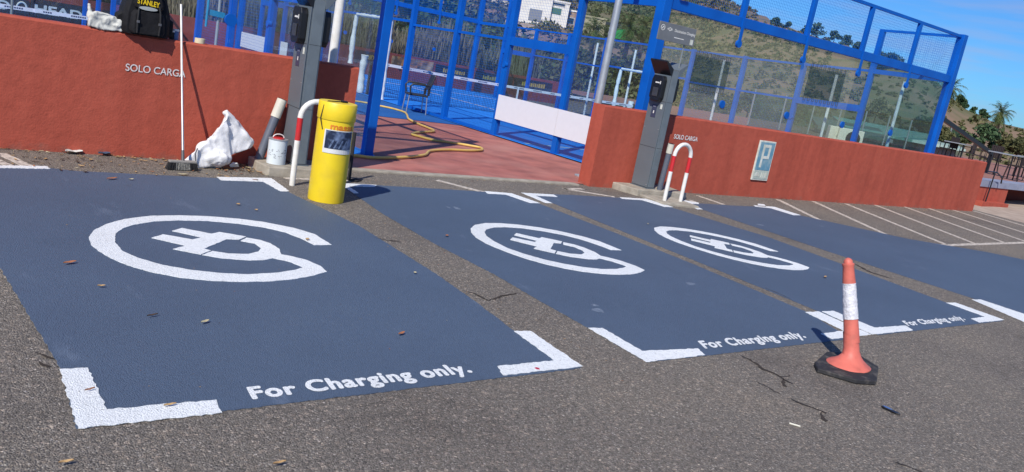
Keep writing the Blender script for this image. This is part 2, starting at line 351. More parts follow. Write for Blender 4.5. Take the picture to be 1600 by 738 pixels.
def np_mesh(name, V, F, m, parent=None, kind=None, loc=(0,0,0)):
    me = bpy.data.meshes.new(name); V = np.asarray(V, dtype=np.float32)-np.array(loc, dtype=np.float32); F = np.asarray(F, dtype=np.int32)
    me.vertices.add(len(V)); me.vertices.foreach_set('co', V.ravel())
    k = F.shape[1]; me.loops.add(F.size); me.loops.foreach_set('vertex_index', F.ravel())
    me.polygons.add(len(F)); me.polygons.foreach_set('loop_start', np.arange(0, F.size, k, dtype=np.int32)); me.polygons.foreach_set('loop_total', np.full(len(F), k, dtype=np.int32))
    me.update(calc_edges=True); me.materials.append(m)
    o = bpy.data.objects.new(name, me); col.objects.link(o)
    if parent: o.parent = parent
    if kind: o['kind'] = kind
    return o
def leaf_cloud(centres, radii, n, size, squash=.8, rng=np.random.RandomState(3)):
    """n leaf quads for each clump, lying near its shell and turned every way"""
    C = np.repeat(np.asarray(centres, float), n, axis=0); Rr = np.repeat(np.asarray(radii, float), n)
    d = rng.normal(size=(len(C), 3)); d /= np.linalg.norm(d, axis=1)[:, None]
    q = rng.uniform(.45, 1.05, len(C))[:, None]
    P = C+d*q*Rr[:, None]*np.array([1, 1, squash])
    a = rng.normal(size=(len(C), 3)); a += d*.3; a /= np.linalg.norm(a, axis=1)[:, None]
    b = np.cross(a, rng.normal(size=(len(C), 3))); b /= np.linalg.norm(b, axis=1)[:, None]
    sz = (size*rng.uniform(.5, 1.3, len(C)))[:, None] if np.isscalar(size) else (np.repeat(np.asarray(size), n)*rng.uniform(.5, 1.3, len(C)))[:, None]
    V = np.stack([P-a*sz, P+b*sz*.55, P+a*sz, P-b*sz*.55], axis=1).reshape(-1, 3)
    return V, np.arange(len(V)).reshape(-1, 4)

# ================================================================== GROUND, TERRAIN
def lerp_tab(x, xs, ys): return float(np.interp(x, xs, ys))
SK_A = [-180, -120, -60, -10, 10, 36, 46, 50, 52.6, 54.7, 57.9, 60.7, 63.2, 64.4, 65.2, 66.0, 66.7, 68.4, 74, 100, 140, 180]
SK_E = [0.3, 0.4, 3.0, 6.0, 7.0, 7.5, 7.0, 5.8, 5.1, 4.55, 4.2, 3.85, 3.15, 2.15, 1.7, 1.45, 1.25, 1.15, .9, .6, .3, .3]
def terrain(x, y):
    r = math.hypot(x, y); az = math.degrees(math.atan2(x, y))
    t = min(1, max(0, (az-46)/8)) if az > 0 else 0; calm = 1-.72*min(1, max(0, (az-48)/5))
    Rg = 320*(1-t)+230*t; ex = 2.0*(1-t)+1.35*t
    t2 = min(1, max(0, (az-56)/6)) if 0 < az < 110 else 0; Rg = Rg*(1-t2)+165*t2
    e = lerp_tab(az, SK_A, SK_E); zr = CH+Rg*math.tan(R(e))
    base = (-.6 if r > 60 else -.28-.32*max(0, (r-40)/20))-4.5*t2*min(1, max(0, (r-47)/10))
    if r < 60: return base
    if r <= Rg:
        s = (r-60)/(Rg-60); z = base+(zr-base)*s**ex
        amp = calm*min(1, s*3)*(1 if s < .9 else max(0, (1-s)/.1))
        z += amp*(noise.noise(Vector((x*.03, y*.03, 0)))*3.2+noise.noise(Vector((x*.09, y*.09, 3)))*1.3)
        return z
    return max(0, zr*(1-(r-Rg)/500)) - .3
def polar(name, radii, azs, zf, m):
    V = []; F = []; n = len(azs)
    for r_ in radii:
        for a in azs:
            x = r_*math.sin(R(a)); y = r_*math.cos(R(a)); V.append((x, y, zf(x, y)))
    for i in range(len(radii)-1):
        for k in range(n-1): a = i*n+k; F.append((a, a+n, a+n+1, a+1))
    return np_mesh(name, V, F, m)
gr = polar('ground', [.01, 1, 2, 4, 6, 8]+[8+i*.75 for i in range(1, 51)], list(np.arange(0, 360.1, 2)), lambda x, y: drop(x, y) if y > 11 else 0.0, ASPH)
struct(gr)
HILL = mat('dry_hillside', (.20, .145, .09), .95, (.115, .115, .05), scale=.13, detail=10, lo=.42, hi=.58, bump=1.0, bscale=1.2, c3=(.27, .165, .11), s3=.05)
azs = sorted(set(list(np.arange(-180, 0, 6.0))+list(np.arange(0, 76, .75))+list(np.arange(76, 181, 6.0))+[180.0]))
hills = polar('hills', [45, 46, 50, 55, 60]+[60+6*i for i in range(1, 46)]+[345, 380, 450, 600, 1000, 2000, 4500], azs, terrain, HILL)
struct(hills)
for p in hills.data.polygons: p.use_smooth = True

# painted bays -----------------------------------------------------
def P2(p): v = G(*p); return (v.x, v.y)
def jag(poly, step=.022, amp=.0045):      # roller-painted edges are never knife straight
    out = []
    for i in range(len(poly)):
        a = Vector(poly[i]); b = Vector(poly[(i+1) % len(poly)]); L_ = (b-a).length; k = max(1, min(220, int(L_/step))); d = (b-a)/max(L_, 1e-6); nn = Vector((-d.y, d.x))
        for j in range(k):
            q = a+(b-a)*(j/k)
            if j: q = q+nn*random.uniform(-amp, amp)
            out.append((q.x, q.y))
    return out
bays = []
def bay(px):
    poly = [P2(p) for p in px]; c = poly[0]
    s = sroot('painted_bay', (c[0], c[1], 0)); MB().prism(jag(poly), .001, .004).build('blue_paint', BLUEP, s); bays.append(s); return s
def stripe(s, px=None, poly=None, name='corner_mark', m=None, z=(.0045, .0075), j=.0055):
    poly = poly or [P2(p) for p in px]
    return MB().prism(jag(poly, amp=j), *z).build(name, m or WHITEP, s)
# corners of each bay: front left, front right, back right, back left (pixels on the ground)
b1 = bay([(97, 580), (119, 671), (908, 576), (806, 520), (740, 470), (680, 428), (560, 353), (449, 300), (424, 281), (340, 279), (120, 268), (75, 263), (-240, 259), (-70, 303)])
stripe(b1, [(93, 579), (137, 577), (167, 642), (338, 627), (347, 647), (122, 672)])
stripe(b1, [(803, 519), (829, 519), (910, 574), (786, 588), (777, 574), (866, 565)])
stripe(b1, [(338, 277.5), (424, 279.5), (452, 300), (438, 300), (411, 285), (346, 283)])
stripe(b1, [(-60, 259), (73, 261), (79, 265), (-60, 263)])
b2 = bay([(1010, 567), (1330, 530), (1262, 489), (1194, 460), (1080, 412), (960, 364), (843, 319), (799, 303), (690, 296), (588, 290), (530, 288), (600, 336), (680, 382), (770, 428), (842, 470), (920, 514)])
stripe(b2, [(919, 514), (941, 514), (1003, 550), (1090, 546), (1101, 556), (1010, 567)])
stripe(b2, [(1258, 489), (1279, 488), (1361, 524), (1300, 531), (1282, 523), (1318, 518)])
stripe(b2, [(757, 299.5), (799, 303), (844, 318.5), (828, 318), (790, 305), (762, 303.5)])
stripe(b2, [(530, 287), (588, 290), (586, 293), (545, 292), (560, 303), (552, 303)])
b3 = bay([(1372, 524), (1567, 502), (1480, 474), (1320, 415), (1200, 371), (1050, 325), (1009, 312), (900, 305.5), (816, 302.5), (864, 318), (1080, 405.5), (1213, 460), (1300, 496)])
stripe(b3, [(1284, 488), (1302, 487), (1366, 513), (1415, 510), (1426, 517), (1363, 524)])
stripe(b3, [(1478, 474), (1493, 474), (1569, 501), (1530, 505), (1517, 499), (1539, 496)])
stripe(b3, [(814, 302), (865, 305), (871, 308.5), (836, 306.5), (863, 318.5), (852, 318)])
stripe(b3, [(968, 309), (1009, 311.5), (1052, 324.5), (1038, 324), (1003, 313.5), (972, 311.5)])
b4 = bay([(1690, 531), (1990, 490), (1800, 447), (1540, 394), (1420, 374), (1250, 337), (1210, 324.5), (1150, 322), (1072, 317), (1098, 328), (1320, 402), (1530, 470), (1600, 498)])
stripe(b4, [(1518, 469), (1532, 469), (1640, 505), (1720, 495), (1740, 502), (1625, 515)])
stripe(b4, [(1066, 313), (1091, 317.5), (1092, 319.5), (1079, 319), (1098, 328), (1089, 328)])
stripe(b4, [(1177, 321.5), (1210, 324), (1251, 337), (1240, 337), (1204, 326), (1180, 323.5)])
stripe(b4, [(1184, 319), (1194, 320), (1197, 324), (1184, 323)])
for b_, lb in ((b1, 'nearest painted bay'), (b2, 'second'), (b3, 'third'), (b4, 'fourth')): pass

# charging emblem, traced once on the ground in metres
def c8(L_): return [P2((60+u/3.2, 300+v/3.2)) for u, v in L_]
E_RING = c8([(1465,268),(1380,215),(1280,185),(1130,155),(1000,138),(850,126),(700,121),(560,124),(430,140),(340,165),(280,195),(252,230),(262,268),(300,300),(360,335),(440,370),(560,405),(700,432),(850,448),(1000,454),(1150,452),(1280,440),(1380,422),(1442,403),(1410,375),(1340,345),(1270,327),(1213,317),(1170,335),(1250,352),(1325,382),(1280,395),(1200,408),(1050,417),(900,410),(760,395),(620,370),(500,335),(420,300),(382,255),(385,215),(420,188),(480,168),(580,152),(700,146),(850,149),(1000,163),(1130,182),(1230,205),(1320,240),(1378,270)])
E_CORD = c8([(1040,233),(1010,250),(1080,262),(1112,285),(1100,303),(1050,315),(950,313),(870,300),(818,320),(920,337),(1060,347),(1130,345),(1172,336),(1214,316),(1205,290),(1160,262),(1110,245)])
E_BODY = c8([(565,235),(622,217),(770,243),(815,232),(668,200),(718,185),(865,214),(905,205),(1038,228),(1003,243),(942,241),(828,289),(862,298),(812,318),(672,291),(702,282),(735,275),(718,270)])
def emblem(root, aff=None):
    e = None
    for i, poly in enumerate((E_RING, E_CORD, E_BODY)):
        if aff is not None: poly = [tuple(aff @ np.array([p[0], p[1], 1.0])) for p in poly]
        z0 = .0045+.0003*i
        e2 = MB().prism(jag(poly, .03, .003), z0, z0+.003)
        if e is None: e = e2
        else: e.add(e2.v, e2.f)
    e.build('charging_plug_emblem', WHITEP, root)
KEY = [(252,230),(1465,268),(1442,403),(1000,454),(700,121),(568,236),(668,200),(1038,228),(812,318)]
def fit(L_, ox, oy, s):
    A = np.array([[*P2((60+u/3.2, 300+v/3.2)), 1] for u, v in KEY]); B = np.array([P2((ox+u/s, oy+v/s)) for u, v in L_])
    return np.linalg.lstsq(A, B, rcond=None)[0].T
emblem(b1)
emblem(b2, fit([(200,355),(1057,440),(1190,562),(1000,592),(400,298),(437,402),(462,370),(725,405),(690,478)], 680, 270, 3.69))
emblem(b3, fit([(267,350),(1015,450),(1225,568),(1130,585),(400,317),(500,408),(493,380),(735,420),(757,480)], 960, 280, 4.1))
def floor_text(root, a, b, up, s='For Charging only.'):
    A = G(*a); B = G(*b); U = G(*up)-A; U.z = 0
    o = text('bay_lettering', s, WHITEP, lambda u, v: A+(B-A)*u+U*v+Vector((0, 0, .0055)), root, bold=.043, spacing=1.11)
floor_text(b1, (396, 625), (737, 583), (386, 606.5))
floor_text(b2, (1102, 545.5), (1259, 528.5), (1090, 534))
floor_text(b3, (1419, 510), (1508, 500.5), (1408.5, 502.5))

# older worn lines of the car park ---------------------------------
def line_px(root, a, b, wdt, name='line', m=OLDP, z=.0035):
    A = G(*a); B = G(*b); d = (B-A).normalized(); n = Vector((-d.y, d.x, 0))*wdt/2
    return MB().prism(jag([(A+n)[:2], (B+n)[:2], (B-n)[:2], (A-n)[:2]], .08, .006), .0006, z).build(name, m, root)
hz = sroot('hatched_marking', (13, 7, 0))
def c6(u, v): return (1180+u/3.81, 280+v/3.81)
for a, b in [((135,123),(395,250)), ((345,133),(920,395)), ((540,148),(1135,390)), ((715,155),(1300,382)), ((880,162),(1480,378)), ((1025,172),(1610,372)), ((1180,185),(1680,345)), ((1300,190),(1680,302)),
             ((925,401),(1700,376)), ((905,160),(1040,172))]:
    line_px(hz, c6(*a), c6(*b), .10)
ol = sroot('worn_bay_line', (4, 8, 0))
for a, b, w_ in [((683, 282), (757, 301), .09), ((880, 295), (960, 308), .08), ((1090, 306), (1131, 320), .08), ((1079, 313), (1091, 319), .07), ((0, 240), (48, 262), .10), ((-40, 236), (20, 262), .08), ((881, 295.5), (910, 295.6), .08), ((445, 279), (560, 283), .07)]:
    line_px(ol, a, b, w_)
SMEAR = mat('thin_paint_smear', (.20, .235, .30), .7, (.10, .14, .20), scale=60, detail=8, lo=.4, hi=.6)
sm_ = sroot('paint_smear', (5, 7, 0))
for px, py, a_, b_ in ((714, 326, .16, .07), (938, 317.5, .10, .04), (701, 325, .07, .05), (855, 343, .06, .04), (1152, 329, .07, .03), (1188, 352, .22, .06), (1284, 354, .14, .05), (935, 486, .22, .05), (930, 478, .12, .03), (1078, 444, .2, .05), (1240, 337, .04, .03), (1204, 332, .05, .03)):
    p = G(px, py); a_ *= .6; b_ *= .6; MB().prism([(p.x+a_*.5*math.cos(k*.449)*random.uniform(.5, 1.1), p.y+b_*1.6*math.sin(k*.449)*random.uniform(.5, 1.1)) for k in range(14)], .0042, .0046).build('smear', SMEAR, sm_)
# cracks in the asphalt, and dark tar stains
CRACK = mat('crack_tar', (.045, .034, .026), .95)  # dark brown, the cracks' own colour
def crack(pts, w0):
    v = []; P = [G(*p) for p in pts]; fine = []
    for a, b in zip(P, P[1:]):
        k = max(2, int((b-a).length/.03))
        for j in range(k): fine.append(a+(b-a)*(j/k)+Vector((random.uniform(-.009, .009), random.uniform(-.009, .009), 0)))
    n = len(fine); L_ = []; R_ = []
    for i, p in enumerate(fine):
        d = (fine[min(i+1, n-1)]-fine[max(i-1, 0)]).normalized(); q = Vector((-d.y, d.x, 0)); ww = w0*random.uniform(.2, 1.0)*(1-abs(2*i/n-1)**3)*.5+.0006
        L_.append(p+q*ww); R_.append(p-q*ww)
    b = MB(); b.add([(p.x, p.y, .0048) for p in L_+R_], [(i, i+1, n+i+1, n+i) for i in range(n-1)]); return b
ck = sroot('asphalt_crack', (4, 4, 0))
for pts, w_ in [([(742,462),(762,470),(790,462),(816,458)], .020), ([(725,455),(748,462),(766,474)], .016), ([(584,372),(606,376),(636,380)], .02), ([(1152,554),(1172,563),(1194,578),(1216,588),(1232,598),(1246,603)], .030), ([(1214,588),(1228,590),(1238,586)], .014), ([(1222,592),(1226,604),(1236,606)], .03), ([(1180,596),(1210,612),(1226,620)], .014),
                ([(1232,622),(1256,634),(1280,642),(1302,650)], .022), ([(1284,644),(1288,656),(1300,664)], .035), ([(1395,722),(1420,730),(1450,742)], .018), ([(1195,450),(1240,470)], .02), ([(1334,412),(1360,426),(1400,438)], .05), ([(55,550),(72,560),(90,562)], .02), ([(60,566),(84,580)], .03), ([(660,615),(682,618)], .008)]:
    crack(pts, w_).build('crack', CRACK, ck)

# red paved passage, courts' turf, kerbs ---------------------------
def sheet(name, m, x0, x1, y0, y1, z, nx=8, ny=14):
    V = []; F = []
    for j in range(ny+1):
        for i in range(nx+1):
            x = x0+(x1-x0)*i/nx; y = y0+(y1-y0)*j/ny; V.append((x, y, drop(x, y)+z))
    for j in range(ny):
        for i in range(nx): a = j*(nx+1)+i; F.append((a, a+1, a+nx+2, a+nx+1))
    return struct(np_mesh(name, V, F, m))
sheet('red_paving', PAVE, 4.45, 10.12, 9.02, 15.2, .012)
sheet('blue_court_apron', mat('shaded_blue_apron', (.005, .105, .36), .85, (.004, .085, .30), scale=1.5, bump=.3, bscale=150), 5.42, 10.12, 15.0, 33, .020)  # darker copy of the court blue, its shade put into the colour
sheet('blue_court_floor', COURT, 10.12, 22.6, 9.98, 30.4, .030, 10, 20)
sheet('blue_court_floor', COURT, -4.8, 5.42, 9.98, 30.4, .030, 10, 20)
struct(MB().box(4.42, 8.25, 8.90, 9.03, -.02, .022).build('paving_edge_strip', CONC, bevel=.006))
wl = sroot('court_line', (15, 20, 0))
for x0, x1, y0, y1 in ((10.3, 20.1, 12.9, 12.95), (15.17, 15.22, 12.95, 26.7), (10.3, 20.1, 26.75, 26.8)):
    b = MB().box(x0, x1, y0, y1, 0, .004); b.v = [(v[0], v[1], v[2]+drop(v[0], v[1])+.032) for v in b.v]; b.build('line', WHITE, wl)

# ================================================================== RED WALLS
wallL = thing('red_wall', 'long low red rendered wall on the left with a broom and sacks against it', 'wall', (0, 8.9, 0))
def wall_mesh(x0, x1, y0, y1, h, parent):
    b = MB(); n = int((x1-x0)/.25); top = [h+random.uniform(-.003, .003) for _ in range(n+1)]
    V = []; F = []
    for i in range(n+1):
        x = x0+(x1-x0)*i/n; q = random.uniform(-.002, .002)
        V += [(x, y0+q, -.05), (x, y0+q, top[i]-.018), (x, y0+.018, top[i]), (x, y1, top[i]), (x, y1, -.05)]
    for i in range(n):
        a = i*5; F += [(a+k, a+5+k, a+6+k, a+1+k) for k in range(4)]
    F += [(0, 1, 2, 3, 4), tuple(n*5+k for k in (4, 3, 2, 1, 0))]
    b.add(V, F); return b.build('wall_body', REDW, parent)
wall_mesh(-14, 4.47, 8.9, 9.10, 1.225, wallL)
wallR = thing('red_wall', 'long low red rendered wall on the right carrying the faded parking plate', 'wall', (15, 8.9, 0))
wall_mesh(8.44, 21.15, 8.9, 9.16, 1.215, wallR)
text('wall_lettering', 'SOLO CARGA', LETTER, quad_map((1.965, 8.894, .862), (2.535, 8.894, .868), (0, 0, .073)), wallL, bold=.012)
text('wall_lettering', 'SOLO CARGA', LETTER, quad_map((10.03, 8.894, .862), (10.60, 8.894, .862), (0, 0, .073)), wallR, bold=.03)

# faded parking plate
PB = mat('faded_sign_blue', (.11, .27, .38), .6, (.26, .38, .42), scale=9, detail=8, lo=.42, hi=.7)
PW = mat('weathered_sign_white', (.68, .70, .64), .7, (.50, .52, .44), scale=14, detail=8)
ps = thing('parking_plate', 'faded blue and white parking plate screwed to the red wall', 'sign', (12.45, 8.9, .65))
mbox(12.22, 12.68, 8.872, 8.897, .315, 1.02).build('plate', PW, ps, .004)
mbox(12.245, 12.655, 8.866, 8.8715, .50, .995).build('blue_field', PB, ps)
b = MB()
for q in ((12.335, 12.385, .545, .955), (12.386, 12.555, .905, .955), (12.386, 12.555, .705, .755), (12.505, 12.555, .756, .904)): b.box(q[0], q[1], 8.8615, 8.8655, q[2], q[3])
b.build('letter', PW, ps)
mbox(12.245, 12.655, 8.866, 8.8715, .34, .485).build('lower_field', mat('sign_grey_green', (.33, .42, .38), .6, (.5, .53, .46), scale=30), ps)
b = MB().box(12.27, 12.40, 8.862, 8.8655, .385, .43).box(12.29, 12.38, 8.862, 8.8655, .431, .455)
b.build('car_mark', PW, ps)
MB().box(12.45, 12.47, 8.862, 8.8655, .37, .46).box(12.50, 12.52, 8.862, 8.8655, .37, .46).box(12.55, 12.61, 8.862, 8.8655, .37, .46).build('plug_mark', PW, ps)

# ================================================================== CHARGING COLUMNS
def plinth(poly, h, lab):
    o = MB().prism(jag(poly, .12, .006), -.02, h).build('concrete_plinth', CONC, bevel=.012); return tag(o, lab, 'plinth')
plinth([(3.30, 8.32), (4.2, 8.34), (4.2, 8.895), (3.28, 8.895), (3.27, 8.6)], .10, 'rough concrete plinth under the left charging column, bucket standing on it')
plinth([(8.98, 8.42), (9.98, 8.34), (10.1, 8.895), (8.90, 8.895), (8.90, 8.7)], .10, 'rough concrete plinth under the right charging column')
plinth([(8.96, 7.86), (9.60, 7.74), (9.68, 8.33), (9.02, 8.415)], .035, 'thin flat concrete footing round the legs of the right hoop')

def winged(b, cx, cz, s, y):
    for k in range(14):
        a = 2*math.pi*k/14; a2 = 2*math.pi*(k+1)/14
        b.yprism([(cx+s*math.cos(a), cz+s*math.sin(a)), (cx+s*math.cos(a2), cz+s*math.sin(a2)), (cx+s*.68*math.cos(a2), cz+s*.68*math.sin(a2)), (cx+s*.68*math.cos(a), cz+s*.68*math.sin(a))], y-.002, y)
    for q in (-1, 1):
        for j in range(3):
            z = cz+(j-1)*s*.42; b.yprism([(cx+q*s*1.1, z-s*.11), (cx+q*(s*2.2-abs(j-1)*s*.4), z-s*.11), (cx+q*(s*2.2-abs(j-1)*s*.4), z+s*.11), (cx+q*s*1.1, z+s*.11)], y-.002, y)
def charger(x, y, lab, lab2=None):
    t = thing('charging_column', lab, 'charger', (x, y, .10)); X, Y, Z = x, y, .10
    def bb(a, b_, c, d, e, f): return mbox(X+a, X+b_, Y+c, Y+d, Z+e, Z+f)
    bb(-.078, .082, -.155, .165, 0, 1.78).build('body', GREY, t, .006)
    bb(-.088, -.0785, -.163, .170, .02, 1.77).build('side_panel', GREY, t, .003)
    bb(-.060, .066, -.1615, -.1555, .02, 1.77).build('front_panel', mat('charger_panel_grey', (.155, .185, .205), .35), t, .002)
    for zz in (.62, 1.31):
        bb(-.0895, -.0878, -.163, .170, zz, zz+.005).build('panel_joint', MATT, t); bb(-.060, .066, -.1625, -.1612, zz, zz+.004).build('panel_joint', MATT, t)
    for yy in (-.14, .145):
        for zz in (.06, .9, 1.72): MB().tube([(X-.0886, Y+yy, Z+zz), (X-.0915, Y+yy, Z+zz)], .006, 8).build('screw', SILVER, t)
    bb(-.10, .10, -.17, .18, -.001, .012).build('foot_plate', GREY, t)
    for s in (-1, 1):
        # upswept hood wing over each socket
        b = MB(); y0, y1 = Y-.165, Y+.175
        q = [(X+s*.07, Z+1.70), (X+s*.09, Z+1.70), (X+s*.235, Z+1.885), (X+s*.225, Z+1.905), (X+s*.06, Z+1.80)]
        b.yprism(q, y0, y1); b.build('hood_wing', BLACK if s < 0 else GREY, t, .003)
        wb = MB().hull([(X+s*d, Y+yy, Z+zz) for d in (.09, .175) for yy, zz in ((-.085 if d < .1 else -.07, 1.30), (.085 if d < .1 else .07, 1.30), (-.115, 1.36), (.115, 1.36), (-.115, 1.62), (.115, 1.62), (-.09, 1.68), (.09, 1.68))])
        w_ = wb.build('socket_box', BLACK, t, .012)
        MB().box(*sorted((X+s*.1755, X+s*.179)), Y-.05, Y+.03, Z+1.565, Z+1.583).box(*sorted((X+s*.1755, X+s*.179)), Y-.075, Y-.062, Z+1.555, Z+1.60).build('white_mark', WHITE, w_)
        MB().box(*sorted((X+s*.1755, X+s*.186)), Y-.055, Y+.05, Z+1.37, Z+1.50).build('socket', mat('dark_grey_plastic', (.05, .05, .055), .4), w_, .01)
        lb = bb(*sorted((s*.0885, s*.0915)), -.02, .075, 1.06, 1.25).build('label', mat('label_navy', (.045, .055, .10), .4), t)
        MB().box(*sorted((X+s*.0917, X+s*.093)), Y-.005, Y+.055, Z+1.215, Z+1.23).box(*sorted((X+s*.0917, X+s*.093)), Y+.015, Y+.035, Z+1.12, Z+1.16).build('print', WHITE, lb)
        bb(*sorted((s*.0885, s*.0915)), -.125, -.085, 1.20, 1.27).build('sticker', PW, t)
    # plate above the column on a thin mast
    bb(.11, .125, -.10, -.085, 1.70, 2.20).build('sign_mast', mat('mast_grey', (.25, .28, .29), .5), t)
    sg = bb(-.50, .285, -.125, -.105, 2.17, 2.425).build('sign_plate', mat('sign_grey', (.17, .18, .19), .5), t, .004)
    ys = Y-.1255; b = MB(); cx, cz, s_ = X-.43, Z+2.345, .042
    for k in range(20):
        a = 2*math.pi*k/20; a2 = 2*math.pi*(k+1)/20
        b.yprism([(cx+s_*math.cos(a), cz+s_*math.sin(a)), (cx+s_*math.cos(a2), cz+s_*math.sin(a2)), (cx+s_*.82*math.cos(a2), cz+s_*.82*math.sin(a2)), (cx+s_*.82*math.cos(a), cz+s_*.82*math.sin(a))], ys-.002, ys)
    for q0 in (0, math.pi):
        pts = [(cx, cz)]+[(cx+s_*.5*math.cos(q0+math.pi/2*k/5), cz+s_*.5*math.sin(q0+math.pi/2*k/5)) for k in range(6)]
        b.yprism(pts, ys-.002, ys)
    winged(b, X-.28, Z+2.34, .026, ys); b.build('maker_emblem', WHITE, sg)
    text('sign_lettering', 'Destination Charging', WHITE, quad_map((X-.175, ys-.001, Z+2.320), (X+.27, ys-.001, Z+2.320), (0, 0, .042)), sg, bold=.012)
    MB().yprism([(X-.16, Z+2.236), (X+.05, Z+2.236), (X+.05, Z+2.247), (X-.16, Z+2.247)], ys-.001, ys).build('small_print', WHITE, sg)
    MB().yprism([(X+.19, Z+2.19), (X+.255, Z+2.19), (X+.255, Z+2.265), (X+.19, Z+2.265)], ys-.001, ys).build('blank_label', PW, sg)
    return t
charger(9.325, 8.665, 'grey charging column beside the silver pole, its plate reading Destination Charging')
charger(3.715, 8.665, 'grey charging column behind the yellow drum and white bucket, top out of frame')

# ================================================================== STREET FURNITURE NEAR THE WALL
def hoop(x, y, lab, wd=.35, h=.90):
    t = thing('hoop_barrier', lab, 'barrier', (x, y, 0), 'red and white hoop barriers'); r = .029; rr = wd/2
    def leg(z0, z1, s): return [(x+s*rr, y, z0), (x+s*rr, y, z1)]
    arch = [(x-rr, y, .70)]+[(x-rr*math.cos(math.pi*k/12), y, h-.02-rr+rr*math.sin(math.pi*k/12)) for k in range(13)]+[(x+rr, y, .70)]
    MB().tube(arch, r, 16).build('arch', WHITE, t)
    for s in (-1, 1):
        MB().tube(leg(.47, .70, s), r*1.02, 16).build('red_band', REDP, t)
        MB().tube(leg(-.01, .47, s), r, 16).build('leg', WHITE, t)
    return t
hoop(9.315, 8.02, 'red and white hoop barrier in front of the right charging column')
hoop(3.585, 7.93, 'red and white hoop barrier mostly hidden behind the yellow drum')

def leaning(base, top, lab, rad, band=.27, collar=False):
    base = Vector(base); top = Vector(top); t = thing('bollard', lab, 'bollard', base)
    mid = top+(base-top)*band
    MB().tube([base, mid], rad*.92, 18).build('shaft', SLATE, t)
    MB().tube([mid, top], rad*1.05, 18).build('white_sleeve', CREAM, t)
    MB().tube([top, top+(top-base).normalized()*.006], rad*.9, 18).build('end_cap', BLACK, t)
    if collar: MB().tube([base+Vector((0, 0, -.01)), base+Vector((0, 0, .018))], rad*1.5, 20).build('collar', SILVER, t)
leaning(G(399, 262), GY(441, 156, 8.80), 'slate grey bollard with white top leaning on the left charging column', .052, .26, True)
leaning(G(1030, 297, .1), GY(1049, 225, 8.42), 'slate grey bollard with cream top standing behind the right hoop', .045, .20)

# bucket on the plinth
bc = G(431, 257, .1); bc += Vector((.02, .06, 0))
bk = thing('paint_bucket', 'small white paint bucket with red lid on the left plinth', 'bucket', bc)
x, y, z = bc
MB().tube([(x, y, z+.001), (x, y, z+.262)], .1, 28).build('pail', mat('bucket_white', (.68, .74, .76), .35, (.62, .68, .70), scale=4), bk)
MB().tube([(x, y, z+.262), (x, y, z+.272)], .104, 28).build('rim', SILVER, bk)
MB().tube([(x, y, z+.273), (x, y, z+.284)], .06, 28).build('lid', REDP, bk)
MB().tube([(x+.06*math.cos(a), y-.0, z+.285+.035*math.sin(a)) for a in [math.pi*k/12 for k in range(13)]], .006, 8).build('handle', WHITE, bk)
b = MB()
for k in range(44):
    a = R(random.uniform(185, 325)); zz = z+random.uniform(.07, .17); l_ = random.uniform(.004, .02); aa = l_/.1
    b.add([(x+.1012*math.cos(a+q), y+.1012*math.sin(a+q), zz+h_) for q, h_ in ((0, 0), (aa, 0), (aa, .004), (0, .004))], [(0, 1, 2, 3)])
tag(b.build('label_print', mat('print_grey', (.12, .13, .15), .7), bk), kind='stuff')
def ring_patch(cx, cy, rad, a0, a1, z0, z1, n=12):
    b = MB(); V = []; 
    for k in range(n+1):
        a = R(a0+(a1-a0)*k/n)
        for rr in (rad, rad+.0025):
            for zz in (z0, z1): V.append((cx+rr*math.sin(a), cy+rr*math.cos(a), zz))
    F = []
    for k in range(n): i = k*4; F += [(i+2, i+6, i+7, i+3), (i, i+1, i+5, i+4), (i+1, i+3, i+7, i+5), (i, i+4, i+6, i+2)]
    F += [(0, 2, 3, 1), (n*4, n*4+1, n*4+3, n*4+2)]
    b.add(V, F); return b

# yellow drum
dc = G(508, 318.5); dc += Vector((math.sin(R(25)), math.cos(R(25)), 0))*.178; DX, DY = dc.x, dc.y
dr = thing('drum', 'tall yellow plastic drum with a dark picture stuck on it', 'drum', dc)
RD = .174
MB().tube([(DX, DY, .001), (DX, DY, .012), (DX, DY, .80)], [RD*.985, RD, RD], 40).build('drum_body', YEL, dr)
MB().tube([(DX, DY, .797), (DX, DY, .802), (DX, DY, .955), (DX, DY, .962)], [RD*1.035, RD*1.05, RD*1.05, RD*1.02], 40).build('lid', YEL, dr)
def cyl_map(a0, a1, z, h): return lambda u, v: Vector((DX+(RD+.002)*math.sin(R(a0+(a1-a0)*u)), DY+(RD+.002)*math.cos(R(a0+(a1-a0)*u)), z+h*v))
text('drum_lettering', 'massa', mat('orange_print', (.75, .22, .02), .5), cyl_map(219, 139, .718, .06), dr, bold=.03)
po = ring_patch(DX, DY, RD+.0026, 236, 138, .49, .712).build('poster', mat('poster_paper', (.72, .72, .70), .6), dr)
PH = mat('poster_picture', (.010, .018, .05), .45, (.16, .22, .36), scale=9, detail=2, lo=.5, hi=.66)
ring_patch(DX, DY, RD+.0056, 231, 143, .535, .705).build('picture', PH, po)
b = MB()
for k in range(5):
    a0 = 218-k*14; V = []
    for (da, zz) in ((0, .54), (-5, .54), (-15, .62), (-11, .625)): a = R(a0+da); V.append((DX+(RD+.0092)*math.sin(a), DY+(RD+.0092)*math.cos(a), zz))
    b.add(V, [(0, 1, 2, 3)])
b.build('picture_fingers', mat('picture_steel_blue', (.12, .17, .28), .5), po)
MB().tube([(DX-.16, DY-.07, .70), (DX-.185, DY-.05, .80), (DX-.17, DY-.06, .93), (DX-.12, DY-.03, .966), (DX+.02, DY+.01, .968), (DX+.08, DY+.02, .972)], .005, 8).build('cord', MATT, dr)
MB().box(DX+.03, DX+.09, DY-.02, DY+.02, .963, .982).build('buckle', BLACK, dr, .004)
ra = thing('black_rod', 'thin black rod with a looped foot standing behind the yellow drum', 'rod', G(545, 285))
